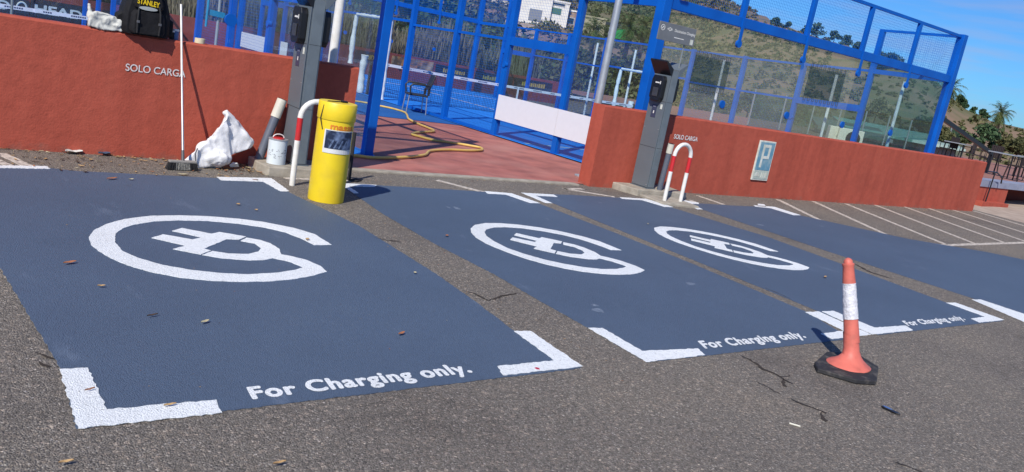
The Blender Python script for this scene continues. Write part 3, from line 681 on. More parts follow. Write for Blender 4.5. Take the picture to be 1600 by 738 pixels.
p = G(545, 283); MB().tube([p+Vector((0, 0, .01)), p+Vector((.0, .02, .55))], .02, 10).build('rod', MATT, ra)
MB().tube([p+Vector((.02, .02, .012)), p+Vector((.12, .07, .012)), p+Vector((.16, .02, .012)), p+Vector((.08, -.04, .012)), p+Vector((0, -.01, .012))], .009, 8).build('foot_loop', MATT, ra)

# broom
bl = G(262, 266); br = G(309, 268); mid = (bl+br)/2+Vector((0, .03, 0)); ux = (br-bl).normalized(); uy = Vector((-ux.y, ux.x, 0))
bm_ = thing('broom', 'long-handled broom leaning on the red wall beside the white sack', 'broom', mid)
def ob(b, a0, a1, c0, c1, z0, z1, spl=0):
    V = []
    for zz, s in ((z0, 1+spl), (z1, 1)):
        for a, c in ((a0*s, c0*s), (a1*s, c0*s), (a1*s, c1*s), (a0*s, c1*s)): q = mid+ux*a+uy*c; V.append((q.x, q.y, zz))
    return b.add(V, [(0, 3, 2, 1), (4, 5, 6, 7), (0, 1, 5, 4), (1, 2, 6, 5), (2, 3, 7, 6), (3, 0, 4, 7)])
ob(MB(), -.135, .135, -.026, .026, .075, .098).build('head', mat('broom_head', (.32, .30, .27), .6), bm_, .006)
for nm, rng_, mm, k0 in (('bristles', (-.07, .06), mat('grey_bristles', (.30, .29, .26), .9, (.12, .12, .11), scale=90, lo=.4, hi=.6), 1), ('dark_bristles', (-.135, -.07), MATT, 2), ('dark_bristles', (.06, .135), MATT, 3)):
    b = MB(); rr = random.Random(k0)
    for _ in range(int((rng_[1]-rng_[0])*2600)):
        a = rr.uniform(*rng_); c = rr.uniform(-.024, .024); p0 = mid+ux*a+uy*c; p1 = mid+ux*(a*1.16+rr.uniform(-.006, .006))+uy*(c*1.5+rr.uniform(-.004, .004))
        b.bar((p0.x, p0.y, .076), (p1.x, p1.y, rr.uniform(.002, .012)), .0035)
    b.build(nm, mm, bm_)
ptop = GY(283.5, 60, 8.875); pb = mid+Vector((0, 0, .09)); dirp = (ptop-pb).normalized()
MB().tube([pb, pb+dirp*.11], [.017, .014], 12).build('socket', mat('socket_grey', (.09, .09, .1), .5), bm_)
MB().tube([pb+dirp*.11, pb+dirp*.86], .0125, 14).build('handle', ALU, bm_)
MB().tube([pb+dirp*.86, pb+dirp*1.62], .0105, 14).build('upper_handle', WHITE, bm_)

# sacks -------------------------------------------------------------
def sack(name, lab, hulls, balls, m, loc, vox=.013, dz=.03, noise_s=.16, folds=None, tubes=()):
    t = thing(name, lab, 'sack', loc); b = MB()
    for h in hulls: b.hull(h)
    for c, r_ in balls: b.ball(c, r_, 16, 10)
    for pts, rr in tubes: b.tube(pts, rr, 10)
    o = b.build('sack_body', m, t, smooth=True)
    rm = o.modifiers.new('remesh', 'REMESH'); rm.mode = 'VOXEL'; rm.voxel_size = vox; rm.use_smooth_shade = True
    sm = o.modifiers.new('soften', 'SMOOTH'); sm.iterations = 7; sm.factor = .6
    bpy.context.view_layer.update(); dg = bpy.context.evaluated_depsgraph_get(); me = bpy.data.meshes.new_from_object(o.evaluated_get(dg)); o.modifiers.clear(); o.data = me
    if not me.materials: me.materials.append(m)
    nv = [v.normal.copy() for v in me.vertices]
    for v, q in zip(me.vertices, nv):
        p = v.co/noise_s; w3 = noise.noise_vector(p*1.1)*.8; h = 0
        for k, (f, a_) in enumerate(((.6, 1.0), (1.4, .7), (3.0, .14))):
            pp = Vector((p.x*f+w3.x+p.z*.5, p.y*f+w3.y, p.z*f*.45+w3.z+k*7)); h += a_*(1.8*noise.noise(pp) if k == 0 else .8-3.0*math.sqrt(noise.noise(pp)**2+.002))
        v.co += q*h*dz*.42
    me.polygons.foreach_set('use_smooth', [True]*len(me.polygons)); me.update()
    return t, o
YS = 8.62
def S(px, py, dy=0, Y=None): return GY(px, py, (Y or YS)+dy)
def slab(pts, d0, d1, Y=None, shrink=0): return [S(px, py, d, Y) for px, py in pts for d in (d0, d1)]
t, so_ = sack('white_sack', 'big crumpled white sack slumped on the ground against the red wall',
    [slab([(356, 177), (364, 182), (395, 222), (388, 234), (362, 243), (345, 232), (332, 214)], -.05, .10),
     slab([(333, 212), (356, 182), (362, 243), (318, 236), (322, 222)], -.09, .10),
     slab([(288, 252), (312, 236), (322, 222), (345, 232), (345, 262), (310, 262), (290, 258)], -.10, .08)],
    [(S(340, 246, -.06), (.155, .12, .095)), (S(322, 236, -.02), (.11, .10, .10)), (S(357, 181), (.03, .03, .03))], CLOTH, (2.9, 8.6, 0), vox=.009, dz=.03, noise_s=.17, tubes=[([S(360, 186), S(357, 178), S(352, 174)], [.05, .03, .035])])
MB().tube([S(309, 232, -.12), S(305, 240, -.14), S(306, 252, -.13), S(309, 259, -.12)], .007, 8).build('tie_cord', mat('cord_grey', (.16, .16, .17), .7), t)
tag(MB().hull([GY(358+dx, 258+dy_, 8.56+dd) for dx, dy_, dd in ((0, 0, 0), (14, -3, 0), (16, 3, .05), (2, 4, .03), (6, -5, .08))]).build('plastic_scrap', CLOTH, bevel=.004), 'scrap of clear plastic beside the white sack under its shadow', 'scrap')
YT = 8.99
sack('rubble_sack', 'small off-white sack with a tied twisted neck lying on top of the wall',
    [slab([(139, 41), (140, 24), (150, 18), (168, 22), (188, 31), (196, 44), (190, 50), (160, 46)], -.10, .10, YT)],
    [(S(152, 32, -.02, YT), (.07, .08, .06)), (S(180, 40, -.03, YT), (.08, .09, .045)), (S(140, 22, 0, YT), (.03, .03, .035))], CREAMC, (1.9, 8.99, 1.22), vox=.007, dz=.026, noise_s=.1,
    tubes=[([S(141, 24, 0, YT), S(140, 14, 0, YT), S(139, 6, 0, YT)], [.02, .017, .012])])

# backpack ----------------------------------------------------------
bp = thing('backpack', 'bulky black tool backpack with yellow lettering standing on the wall', 'backpack', (2.35, 8.98, 1.22))
PK = mat('black_nylon', (.008, .008, .010), .8, (.014, .014, .016), scale=18, bump=.9, bscale=14, spec=.25)
def T(px, py, Y=8.98): return GY(px, py, Y)
BL, BR_ = T(190, 46), T(256, 57); w0 = BR_.x-BL.x; cx = (BL.x+BR_.x)/2; zb = 1.228
def pk(rows, y0, y1):
    V = []; 
    for zz, hw in rows:
        for yy, f in ((y0, .82), (y0+.04, 1), (y1-.04, 1), (y1, .85)): V += [(cx-hw*f, yy, zb+zz), (cx+hw*f, yy, zb+zz)]
    return MB().hull(V)
o = pk([(0, .20), (.03, .225), (.22, .215), (.40, .165), (.50, .13), (.56, .07)], 8.84, 9.12).build('main_bag', PK, bp, .02, smooth=True)
pk([(.015, .15), (.05, .165), (.20, .155), (.235, .13)], 8.79, 8.90).build('front_pocket', PK, bp, .018, smooth=True)
pk([(.26, .13), (.30, .145), (.42, .11), (.45, .08)], 8.80, 8.90).build('upper_pocket', PK, bp, .018, smooth=True)
for s in (-1, 1):
    MB().hull([(cx+s*a, yy, zb+zz) for a in (.20, .26) for yy in (8.90, 9.05) for zz in ((.02, .17) if a > .25 else (.0, .21))]).build('side_pocket', PK, bp, .015, smooth=True)
    MB().tube([(cx+s*.10, 8.785, zb+.02), (cx+s*.105, 8.775, zb+.12), (cx+s*.10, 8.785, zb+.23), (cx+s*.09, 8.80, zb+.30)], .009, 6).build('strap', MATT, bp)
    mbox(cx+s*.10-.014, cx+s*.10+.014, 8.765, 8.782, zb+.115, zb+.14).build('buckle', mat('buckle_grey', (.10, .10, .11), .35), bp, .003)
mbx = MB(); mbx.yprism([(cx-.015+.085*math.cos(a)*(1), zb+.262+.018*math.sin(a)) for a in [2*math.pi*k/20 for k in range(20)]], 8.782, 8.792)
mbx.build('grey_badge', mat('badge_grey', (.40, .43, .42), .5), bp)
text('bag_lettering', 'STANLEY', mat('bright_yellow_print', (.85, .60, .01), .5), quad_map((cx-.115, 8.790, zb+.30), (cx+.085, 8.790, zb+.288), (0, 0, .05)), bp, bold=.03)
for (px, lab, m1_, m2_, rr, hh) in ((268.5, 'small dark pot with a white lid standing beside the backpack', MATT, WHITE, .026, .07), (274.5, 'small blue pot with a white lid between the dark pot and broom handle', mat('pot_blue', (.10, .18, .36), .5), WHITE, .028, .085)):
    c_ = GY(px, 57, 8.99); t = thing('small_pot', lab, 'pot', (c_.x, 8.99, 1.226))
    MB().tube([(c_.x, 8.99, 1.2265), (c_.x, 8.99, 1.2265+hh)], rr, 16).build('pot', m1_, t)
    MB().tube([(c_.x, 8.99, 1.2265+hh+.0005), (c_.x, 8.99, 1.2265+hh+.018)], rr*1.15, 16).build('lid', m2_, t)
c_ = GY(312, 68, 8.98)
t = thing('tape_roll', 'cream roll of masking tape lying flat on top of the wall', 'tape', (c_.x, 8.98, 1.226))
bb_ = MB(); n = 28
for rr0, rr1 in ((.052, .034),):
    V = [];
    for k in range(n):
        a = 2*math.pi*k/n
        for r_, zz in ((rr0, 0), (rr0, .05), (rr1, .05), (rr1, 0)): V.append((c_.x+r_*math.cos(a), 8.98+r_*math.sin(a), 1.227+zz))
    bb_.add(V, [(k*4+j, ((k+1) % n)*4+j, ((k+1) % n)*4+(j+1) % 4, k*4+(j+1) % 4) for k in range(n) for j in range(4)])
bb_.sm = True; bb_.build('tape', mat('masking_tape', (.70, .62, .42), .7), t)

# traffic post -------------------------------------------------------
tip = GY(1325, 405, 2.97); cb = Vector((5.455, 2.765, 0))
cn = thing('traffic_post', 'faded orange traffic post with a crinkled white sleeve, tilted on a black octagonal base', 'traffic cone', cb)
octp = [G(*p) for p in ((1271, 573), (1290, 556), (1338, 559), (1371, 580), (1368, 603), (1337, 601), (1276, 583))]
MB().prism([(p.x, p.y) for p in octp], .003, .034).build('base', RUBBER, cn, .006)
axis = (tip-(cb+Vector((0, 0, .05)))); 
def at(t_): return cb+Vector((0, 0, .05))+axis*t_
# skirt: an oval foot drawn up into the stem
b = MB(); rings = []; n = 28
for k_, (t_, ra_, rb_) in enumerate(((0, .165, .135), (.008, .163, .132), (.03, .135, .100), (.06, .100, .074), (.10, .070, .060), (.155, .056, .054), (.30, .0535, .0535))):
    c0 = at(t_); off_ = max(0, 1-k_/4.0); c0 = Vector((c0.x-.030*off_, c0.y+.012*off_, .035+(c0.z-.05)))
    for k in range(n):
        a = 2*math.pi*k/n; b.v.append(tuple(c0+Vector((ra_*math.cos(a)*.98+rb_*math.sin(a)*.2, rb_*math.sin(a)-ra_*math.cos(a)*.18, (-.0 if k_ > 1 else 0)+random.uniform(-.0015, .0015)))))
for i in range(6):
    for k in range(n): a = i*n+k; q = i*n+(k+1) % n; b.f.append((a, q, q+n, a+n))
b.sm = True; b.build('skirt', ORANGE, cn)
MB().tube([at(.20), at(.44)], [.053, .0485], 24).build('stem', ORANGE, cn)
sl = MB(); tt = [.43+.34*i/22 for i in range(23)]
sl.tube([at(v) for v in tt], [.0515-.006*(i/22)+random.uniform(-.0012, .0012) for i in range(23)], 24); sl.build('sleeve', REFL, cn)
MB().tube([at(.77), at(.93), at(.94), at(.955), at(.96)], [.044, .037, .041, .041, .035], 24).build('upper_stem', ORANGE, cn)
MB().tube([at(.96), at(.985), at(1.0), at(1.012)], [.031, .030, .022, .008], 16).build('tip', ORANGE, cn)

# small things lying about
c_ = G(1391, 643); t = thing('reflector', 'broken black and chrome reflector lying on the asphalt near the traffic post', 'scrap', c_)
d_ = (G(1408, 649)-G(1375, 634)).normalized(); n_ = Vector((-d_.y, d_.x, 0))
def loz(L0, L1, wd, z0, z1): return MB().prism([tuple((c_+d_*a+n_*q)[:2]) for a, q in ((L0, 0), (L0+.015, wd), (L1-.02, wd), (L1, wd*.3), (L1, -wd*.4), (L1-.02, -wd), (L0+.02, -wd))], z0, z1)
loz(-.062, .062, .016, .002, .012).build('housing', BLACK, t, .003); loz(-.055, .01, .010, .0125, .017).build('chrome_strip', mat('chrome', (.5, .6, .75), .12, metal=.9), t, .002)
c_ = G(1241, 665); tag(MB().tube([G(1233, 663)+Vector((0, 0, .006)), G(1250, 668)+Vector((0, 0, .006))], .005, 8).build('cigarette_end', CREAM), 'pale cigarette end lying alone on the asphalt', 'litter')
LEAFM = [mat('leaf_rust', (.42, .16, .07), .7, (.30, .13, .06), scale=40), mat('leaf_tan', (.50, .33, .15), .7, (.36, .22, .1), scale=40), mat('leaf_pale', (.55, .5, .32), .7, (.4, .34, .2), scale=40), mat('leaf_dark', (.10, .055, .03), .8, (.06, .04, .03), scale=40)]
def leaf(p, l_, wd, ang, m, z=.006, curl=.012):
    c_ = Vector((p[0], p[1], z)); u = Vector((math.cos(ang), math.sin(ang), 0)); v = Vector((-u.y, u.x, 0)); V = []; k = 7
    for i in range(k):
        t_ = i/(k-1); wv = wd*math.sin(math.pi*min(1, t_*.94+.04))**.8/2; h = curl*(math.sin(math.pi*t_)*.4+abs(t_-.5)*1.2); a = c_+u*(t_-.5)*l_
        V += [a+v*wv+Vector((0, 0, h+curl*.5)), a+Vector((0, 0, h)), a-v*wv*.8+Vector((0, 0, h+curl*.35))]
    F = [];
    for i in range(k-1): a = i*3; F += [(a, a+1, a+4, a+3), (a+1, a+2, a+5, a+4)]
    return MB().add(V, F)
for i, (px, py, l_, wd, mi, lab) in enumerate([
    (109, 414, .085, .030, 0, 'rust-brown curled leaf on the blue paint left of the nearest emblem'), (320, 507, .06, .022, 2, 'pale dry leaf on blue paint between the nearest emblem and its lettering'),
    (627, 525, .065, .022, 0, 'reddish narrow leaf on the blue paint above the word Charging'), (158, 451, .042, .018, 1, 'small tan leaf on the blue paint just left of the big emblem foot'),
    (480, 377, .045, .035, 1, 'tan leaf lying on the white tip of the nearest emblem'), (175, 281.5, .12, .035, 0, 'large red-brown leaf on the back edge of the nearest bay'),
    (1289, 435, .09, .03, 1, 'tan leaf on the third bay left of the traffic post'), (648, 429.5, .03, .025, 2, 'tiny pale petal-like leaf near the right edge of the nearest bay'),
    (238, 497, .065, .012, 3, 'thin dark twig-like leaf near the middle of the nearest bay'), (372, 322, .045, .035, 1, 'small tan leaf above the nearest emblem, larger of two'), (400, 331, .035, .028, 1, 'small brown leaf above the nearest emblem, smaller of two'),
    (265, 638, .055, .014, 1, 'brown twig-like leaf lying on the front white corner mark'), (140, 614, .045, .008, 0, 'reddish twig on the upright of the front white corner mark'), (436, 729, .055, .014, 1, 'orange-brown leaf at the bottom edge on bare asphalt'),
    (285, 275, .09, .035, 2, 'cream leaf on the blue paint below the broom head'), (205, 283, .05, .02, 2, 'small pale leaf beside the large red-brown one at the back'), (1012, 352, .05, .02, 2, 'pale leaf fragment in the second bay near the gap'), (698, 371, .05, .03, 0, 'reddish leaf left of the middle emblem'),
    (103, 728, .05, .016, 1, 'ochre twig lying on the asphalt at the bottom left')]):
    p = G(px, py); o = leaf((p.x, p.y), l_, wd, random.uniform(-.4, .5)+.3, LEAFM[mi], z=.009).build('fallen_leaf', LEAFM[mi], smooth=True); tag(o, lab, 'leaf', 'leaves fallen on the bays')
b = MB(); bm2 = [MB(), MB(), MB(), MB()]
rr = random.Random(5)
def litter(n, x0, x1, y0, y1, smin=.012, smax=.06, bias=True):
    for _ in range(n):
        x = rr.uniform(x0, x1); y = y1-(y1-y0)*(rr.random()**(2.0 if bias else 1)); q = bm2[rr.choice((0, 1, 1, 2, 3, 3, 1))]; l_ = rr.uniform(smin, smax)
        lf = leaf((x, y), l_, l_*rr.uniform(.25, .6), rr.uniform(0, 6.3), None, z=.004, curl=l_*.22); q.add(lf.v, lf.f)
litter(420, -.5, 3.3, 8.0, 8.88); litter(90, 2.8, 3.3, 8.35, 8.8); litter(70, 4.2, 8.4, 8.35, 8.85, .01, .03); litter(160, 9.9, 21, 8.5, 8.88, .01, .04); litter(60, 3.2, 5.0, 7.9, 8.4, .01, .03)
litter(45, -2, 9, .8, 2.9, .005, .011, False); litter(40, 3.3, 3.8, 3, 7, .008, .02, False); litter(40, .7, 3.3, 3.2, 7.8, .006, .012, False)
for q, m in zip(bm2, LEAFM): tag(q.build('leaf_litter', m), kind='stuff')
tag(leaf((G(115, 0+240).x, 8.86), .16, .12, .2, None, curl=.03).build('paper_scrap', CREAMC), 'crumpled pale paper scrap at the foot of the red wall', 'litter')
tag(leaf((G(162, 243).x, 8.86), .12, .07, .3, None, curl=.03).build('plastic_scrap', mat('scrap_blue', (.06, .09, .15), .5)), 'dark blue scrap at the foot of the red wall', 'litter')
spot = G(839, 578); struct(MB().prism([(spot.x+.016*math.cos(a)*random.uniform(.6, 1.2), spot.y+.016*math.sin(a)*random.uniform(.6, 1.2)) for a in [k*.63 for k in range(10)]], .0078, .0088).build('red_paint_spot', mat('spilt_red', (.5, .02, .06), .5)))

# ================================================================== PADEL COURT CAGES
def wz(b): b.v = [(v[0], v[1], v[2]+drop(v[0], v[1])) for v in b.v]; return b
def wire_panel_mesh(L_, H, axis, pitch=.05, wr=.0026):
    b = MB(); n = int(L_/pitch); k = int(H/pitch)
    for i in range(1, n):
        a = i*L_/n
        b.box(*((a-wr/2, a+wr/2, -wr/2, wr/2) if axis == 'x' else (-wr/2, wr/2, a-wr/2, a+wr/2)), 0, H)
    for j in range(1, k):
        z = j*H/k
        b.box(*((0, L_, -wr/2, wr/2) if axis == 'x' else (-wr/2, wr/2, 0, L_)), z-wr/2, z+wr/2)
    return b
WP = {}
def wire_panel(root, x, y, z, L_, H, axis):
    k = (round(L_, 2), round(H, 2), axis); off = origin(root); dz = drop(x+(L_/2 if axis == 'x' else 0), y+(L_/2 if axis == 'y' else 0))
    if k not in WP:
        o = wire_panel_mesh(L_, H, axis).build('mesh_panel', WIRE); WP[k] = o.data; bpy.data.objects.remove(o)
    o = bpy.data.objects.new('mesh_panel', WP[k]); col.objects.link(o); o.parent = root; o.location = Vector((x, y, z+dz))-off; return o
def cage(name, lab, x0, x1, y0, y1, near_glass, side_glass, cw=.09):
    root = thing(name, lab, 'court cage', ((x0+x1)/2, y0, 0)); ym = (y0+y1)/2
    def part(nm, m, *a, bevel=0): return wz(mbox(*a)).build(nm, m, root, bevel)
    for x in (x0, x1):
        for y in (y0, y1): part('corner_post', STEEL, x-cw, x+cw, y-cw, y+cw, -.02, 4.0, bevel=.006); part('foot_plate', STEEL, x-.15, x+.15, y-.15, y+.15, .001, .015)
    nb = 5; dx = (x1-x0)/nb
    for y, s in ((y0, 1), (y1, -1)):
        part('beam', STEEL, x0+cw, x1-cw, y-.05, y+.05, 2.87, 3.04, bevel=.006); part('top_rail', STEEL, x0+cw, x1-cw, y-.03, y+.03, 3.92, 3.98)
        for i in range(nb):
            g = near_glass[i] if y == y0 else GLASS
            part('glass_panel', g, x0+i*dx+.01+(.085 if i == 0 else 0), x0+(i+1)*dx-.01-(.085 if i == nb-1 else 0), y-.006, y+.006, .04, 2.865)
            wire_panel(root, x0+i*dx, y, 3.0, dx, .93, 'x')
            if i:
                x = x0+i*dx; part('mesh_post', STEEL, x-.045, x+.045, y-.04, y+.04, 3.041, 3.919)
                b = MB().box(x-.03, x+.03, y-.075, y-.051, 2.60, 3.03); b.tube([(x, y-.08, 2.58), (x, y-.03, 2.58)], .065, 16); wz(b).build('clamp_arm', STEEL, root, smooth=False)
                wz(MB().tube([(x, y-.02, 1.49), (x, y+.02, 1.49)], .07, 18)).build('glass_clamp', STEEL, root)
    for x in (x0, x1):
        ys = [y0+2*k for k in range(1, 5)]; ys += [y1-2*k for k in range(4, 0, -1)]
        for y in ys:
            tall = abs(y-(y0+2)) < .1 or abs(y-(y1-2)) < .1
            part('post', STEEL, x-.06, x+.06, y-.06, y+.06, -.01, 3.98 if tall else 2.98, bevel=.004); part('foot_plate', STEEL, x-.11, x+.11, y-.11, y+.11, .001, .012)
        for a, c in ((y0, y0+2), (y1-2, y1)):
            part('glass_panel', side_glass, x-.006, x+.006, a+.095, c-.065, .04, 2.865); part('beam', STEEL, x-.045, x+.045, a+.09, c-.06, 2.87, 2.98); part('top_rail', STEEL, x-.03, x+.03, a+.09, c-.06, 3.92, 3.98)
            wire_panel(root, x, a, 2.99, 2, .93, 'y')
        for a, c in ((y0+2, y0+4), (y1-4, y1-2)):
            part('glass_panel', side_glass, x-.006, x+.006, a+.065, c-.065, .04, 1.865); part('beam', STEEL, x-.045, x+.045, a+.06, c-.06, 1.87, 2.04); part('rail', STEEL, x-.03, x+.03, a+.06, c-.06, 2.90, 2.96)
            wire_panel(root, x, a, 2.04, 2, .86, 'y'); 
        for a in [y0+4, y0+6, y1-8, y1-6]:
            for zz in (1.95, 2.90): part('rail', STEEL, x-.025, x+.025, a+.06, a+1.94, zz, zz+.055)
            part('rail', STEEL, x-.025, x+.025, a+.06, a+1.94, .04, .09)
            wire_panel(root, x, a, .09, 2, 1.86, 'y'); wire_panel(root, x, a, 2.0, 2, .9, 'y')
        part('rail', STEEL, x-.03, x+.03, y0+8.06, y1-8.06, 2.90, 2.96); part('rail', STEEL, x-.03, x+.03, y0+8.06, y1-8.06, 2.02, 2.08)
        wire_panel(root, x, y0+8, 2.09, (y1-y0)-16, .8, 'y')
        wz(MB().tube([(x-.02, y0+3.98, 1.47), (x-.02-.06, y0+3.98, 1.47)], .06, 14)).build('glass_clamp', STEEL, root)
    return root
cg = cage('padel_court_cage', 'blue steel and glass court cage standing behind the right red wall', 10.2, 20.2, 9.87, 29.87, [GDUST, GDUST, GDUST, mat_glass('part_dusty_glass', (.90, .94, .92), .035, (.62, .60, .45), refl=.8), mat_glass('dark_clear_glass', (.84, .90, .90), .02, refl=.9)], GTEAL)
cgl = cage('padel_court_cage', 'blue steel and mesh court cage standing behind the left red wall', -4.7, 5.3, 10.0, 30.0, [GLASS]*5, GLASS, .064)
# gusset below the side beam, white boards at the foot of the side glass
for (x, y0, y1, lab) in ((10.2, 10.75, 11.885, 'short white board low on the side glass next to the right red wall'), (10.2, 11.895, 13.83, 'long white board low on the side glass between two blue posts'),
                    (10.2, 25.2, 25.75, 'narrow white board far off beyond the left court mesh'), (10.2, 27.15, 29.4, 'white board behind mesh at the far end of the court')):
    o = wz(mbox(x-.085, x-.068, y0, y1, .36, .86)).build('white_board', mat('white_board_paint', (.72, .74, .78), .5, (.70, .72, .76))); tag(o, lab, 'board')
# padded white door frames by the net
PADW = mat('white_padding', (.72, .76, .76), .6, (.60, .64, .66), scale=12, bump=.5, bscale=20)
for x, lab in ((10.2, 'white padded door frame in the near side of the court'), (20.2, 'white padded door frame in the far side of the court')):
    t = thing('padded_frame', lab, 'door frame', (x, 20, 0))
    def pad(pts, r_=.065):
        fine = []
        for a, c in zip(pts, pts[1:]):
            a = Vector(a); c = Vector(c); k = max(2, int((c-a).length/.09)); fine += [a+(c-a)*j/k for j in range(k)]
        fine.append(Vector(pts[-1])); b = MB(); b.tube(fine, [r_*random.uniform(.78, 1.15) for _ in fine], 10); return wz(b)
    pad([(x, 18.90, .03), (x, 18.93, 1.05), (x, 18.95, 2.0)]).build('right_pad', PADW, t)
    pad([(x, 18.95, 2.03), (x, 20.85, 2.03)], .05).build('top_pad', PADW, t)
    pad([(x, 20.9, .72), (x, 20.93, 1.4), (x, 20.9, 2.0)]).build('left_pad', PADW, t)
    pad([(x, 20.1, .03), (x, 20.15, .5), (x, 20.10, 1.02)], .095).build('net_post_pad', PADW, t)
# nets
def net(x0, x1, y, lab):
    t = thing('net', lab, 'net', ((x0+x1)/2, y, 0)); n = 24
    def zt(x): u = (x-(x0+x1)/2)/((x1-x0)/2); return .88+.04*u*u
    b = MB()
    for i in range(n):
        a = x0+(x1-x0)*i/n; c = x0+(x1-x0)*(i+1)/n
        b.add([(a, y-.012, zt(a)-.075), (c, y-.012, zt(c)-.075), (c, y-.012, zt(c)), (a, y-.012, zt(a)), (a, y+.012, zt(a)-.075), (c, y+.012, zt(c)-.075), (c, y+.012, zt(c)), (a, y+.012, zt(a))],
              [(0, 1, 2, 3), (5, 4, 7, 6), (3, 2, 6, 7), (1, 0, 4, 5)])
    wz(b).build('top_tape', mat('net_tape', (.74, .74, .76), .7), t)
    b = MB(); rr = random.Random(3)
    x = x0+.3
    while x < x1-.5:
        for k in range(rr.randint(4, 9)):
            b.box(x, x+.03, y-.0145, y-.0125, zt(x)-.052, zt(x)-.022); x += .042
        x += .35
    wz(b).build('tape_print', mat('print_navy', (.05, .07, .14), .6), t)
    b = MB(); k = int((x1-x0)/.055)
    for i in range(1, k): a = x0+(x1-x0)*i/k; b.box(a-.003, a+.003, y-.003, y+.003, .03, zt(a)-.076)
    for j in range(15): z = .04+.05*j; b.box(x0, x1, y-.003, y+.003, z-.003, z+.003)
    wz(b).build('netting', mat('net_cord', (.015, .018, .03), .8), t)
    for x in (x0-.03, x1+.03): wz(MB().tube([(x, y, 0), (x, y, .95)], .04, 12)).build('net_post', MATT, t)
    wz(mbox((x0+x1)/2-.025, (x0+x1)/2+.025, y-.016, y+.016, .01, .87)).build('centre_strap', mat('net_tape', (.7, .7, .72)), t)
net(10.32, 20.08, 19.87, 'long court net with a printed white tape in the right cage')

# far red wall with banners -----------------------------------------
fw = thing('far_wall', 'low dark red wall closing the far end of the courts, banners hung on it', 'wall', (8, 30.6, 0))
b = MB()
for i in range(36):
    x0_ = -8+i*.95; b2_ = MB().box(x0_, x0_+.95, 30.55, 30.8, -.3, 1.03); b2_.v = [(v[0], v[1], v[2]+drop(v[0], 30.6)) for v in b2_.v]; b.add(b2_.v, b2_.f)
b.build('wall_body', mat('far_wall_maroon', (.30, .055, .05), .85, (.20, .04, .035), scale=1.5, detail=6), fw)
def banner(x0, x1, z0, z1, m, lab, txt=None, tm=None, ink=None):
    d = drop((x0+x1)/2, 30.6); t = thing('banner', lab, 'banner', ((x0+x1)/2, 30.52, z0+d))
    mbox(x0, x1, 30.515, 30.53, z0+d, z1+d).build('cloth', m, t)
    if txt: text('banner_lettering', txt, tm, quad_map((x0+.25*(x1-x0), 30.505, z0+d+(z1-z0)*.25), (x1-.25*(x1-x0), 30.505, z0+d+(z1-z0)*.25), (0, 0, (z1-z0)*.45)), t, bold=.03)
    if ink:
        b = MB(); rr = random.Random(int(x0*7)); x = x0+.2*(x1-x0)
        while x < x1-.22*(x1-x0):
            w_ = rr.uniform(.05, .12); b.box(x, x+w_, 30.507, 30.513, z0+d+(z1-z0)*.3, z0+d+(z1-z0)*rr.uniform(.6, .75)); x += w_+.04
        b.build('print', ink, t)
def bx(px, py): return GY(px, py, 30.52).x
banner(bx(553, 90), bx(605, 95), .52, .93, BANNER, 'dark banner with gold ADIDAS lettering on the far wall', 'ADIDAS', GOLD)
banner(bx(611, 100), bx(676, 110), .55, .95, mat('banner_orange', (.50, .20, .06), .7, (.10, .06, .04), scale=3.2, detail=5, lo=.42, hi=.55, c3=(.6, .4, .25), s3=2), 'orange and brown pictorial banner on the far wall')
banner(bx(680, 110), bx(738, 120), .50, .92, BANNER, 'dark banner with gold print right of the orange banner', ink=GOLD)
banner(bx(742, 120), bx(800, 130), .50, .92, BANNER, 'dark banner with gold print, second right of the orange banner', ink=GOLD)
banner(bx(803, 130), bx(862, 140), .50, .92, BANNER, 'dark banner with gold print seen through the side glass', ink=GOLD)
def head(xa, xb, lab):
    x0, x1 = bx(xa, 10), bx(xb, 20); d = drop(0, 30.6)
    t = thing('banner', lab, 'banner', ((x0+x1)/2, 30.52, .6+d)); zb_ = GY((xa+xb)/2, (xa+xb)/2*.135+13, 30.52).z
    mbox(x0-.1*(x1-x0), x1+.1*(x1-x0), 30.515, 30.53, zb_-.12, zb_+.42).build('cloth', BANNER, t)
    text('banner_lettering', 'HEAD', WHITE, quad_map((x0, 30.505, zb_), (x1, 30.505, zb_), (0, 0, .27)), t, bold=.03)
    return t
head(55, 128, 'navy banner with white HEAD lettering behind the left court'); head(-60, 14, 'navy banner with white HEAD lettering cut by the left edge of the photo')
t = thing('logo_patch', 'small navy patch with a white arched logo between the two HEAD banners', 'banner', (bx(34, 10), 30.5, .8)); q = GY(34, 12, 30.5)
mbox(q.x-.2, q.x+.2, 30.50, 30.513, q.z-.2, q.z+.25).build('cloth', BANNER, t)
MB().tube([(q.x+.13*math.cos(a), 30.492, q.z+.16*math.sin(a)) for a in [math.pi*k/10 for k in range(11)]], .028, 8).build('arch', WHITE, t)
net(-4.58, 5.18, 20.0, 'long court net with a printed white tape in the left cage')
tp = thing('stay_pole', 'thin grey pole behind the left wall between the HEAD banners', 'pole', (GY(17, 20, 10.2).x, 10.2, 0))
MB().tube([(GY(17, 20, 10.2).x, 10.2, 0), (GY(17, 20, 10.2).x+.01, 10.2, 1.9)], .013, 8).build('stay_pole', SILVER, tp)
MB().tube([(GY(17, 20, 10.2).x, 10.2, .001), (GY(17, 20, 10.2).x, 10.2, .02)], .06, 12).build('foot', SILVER, tp)

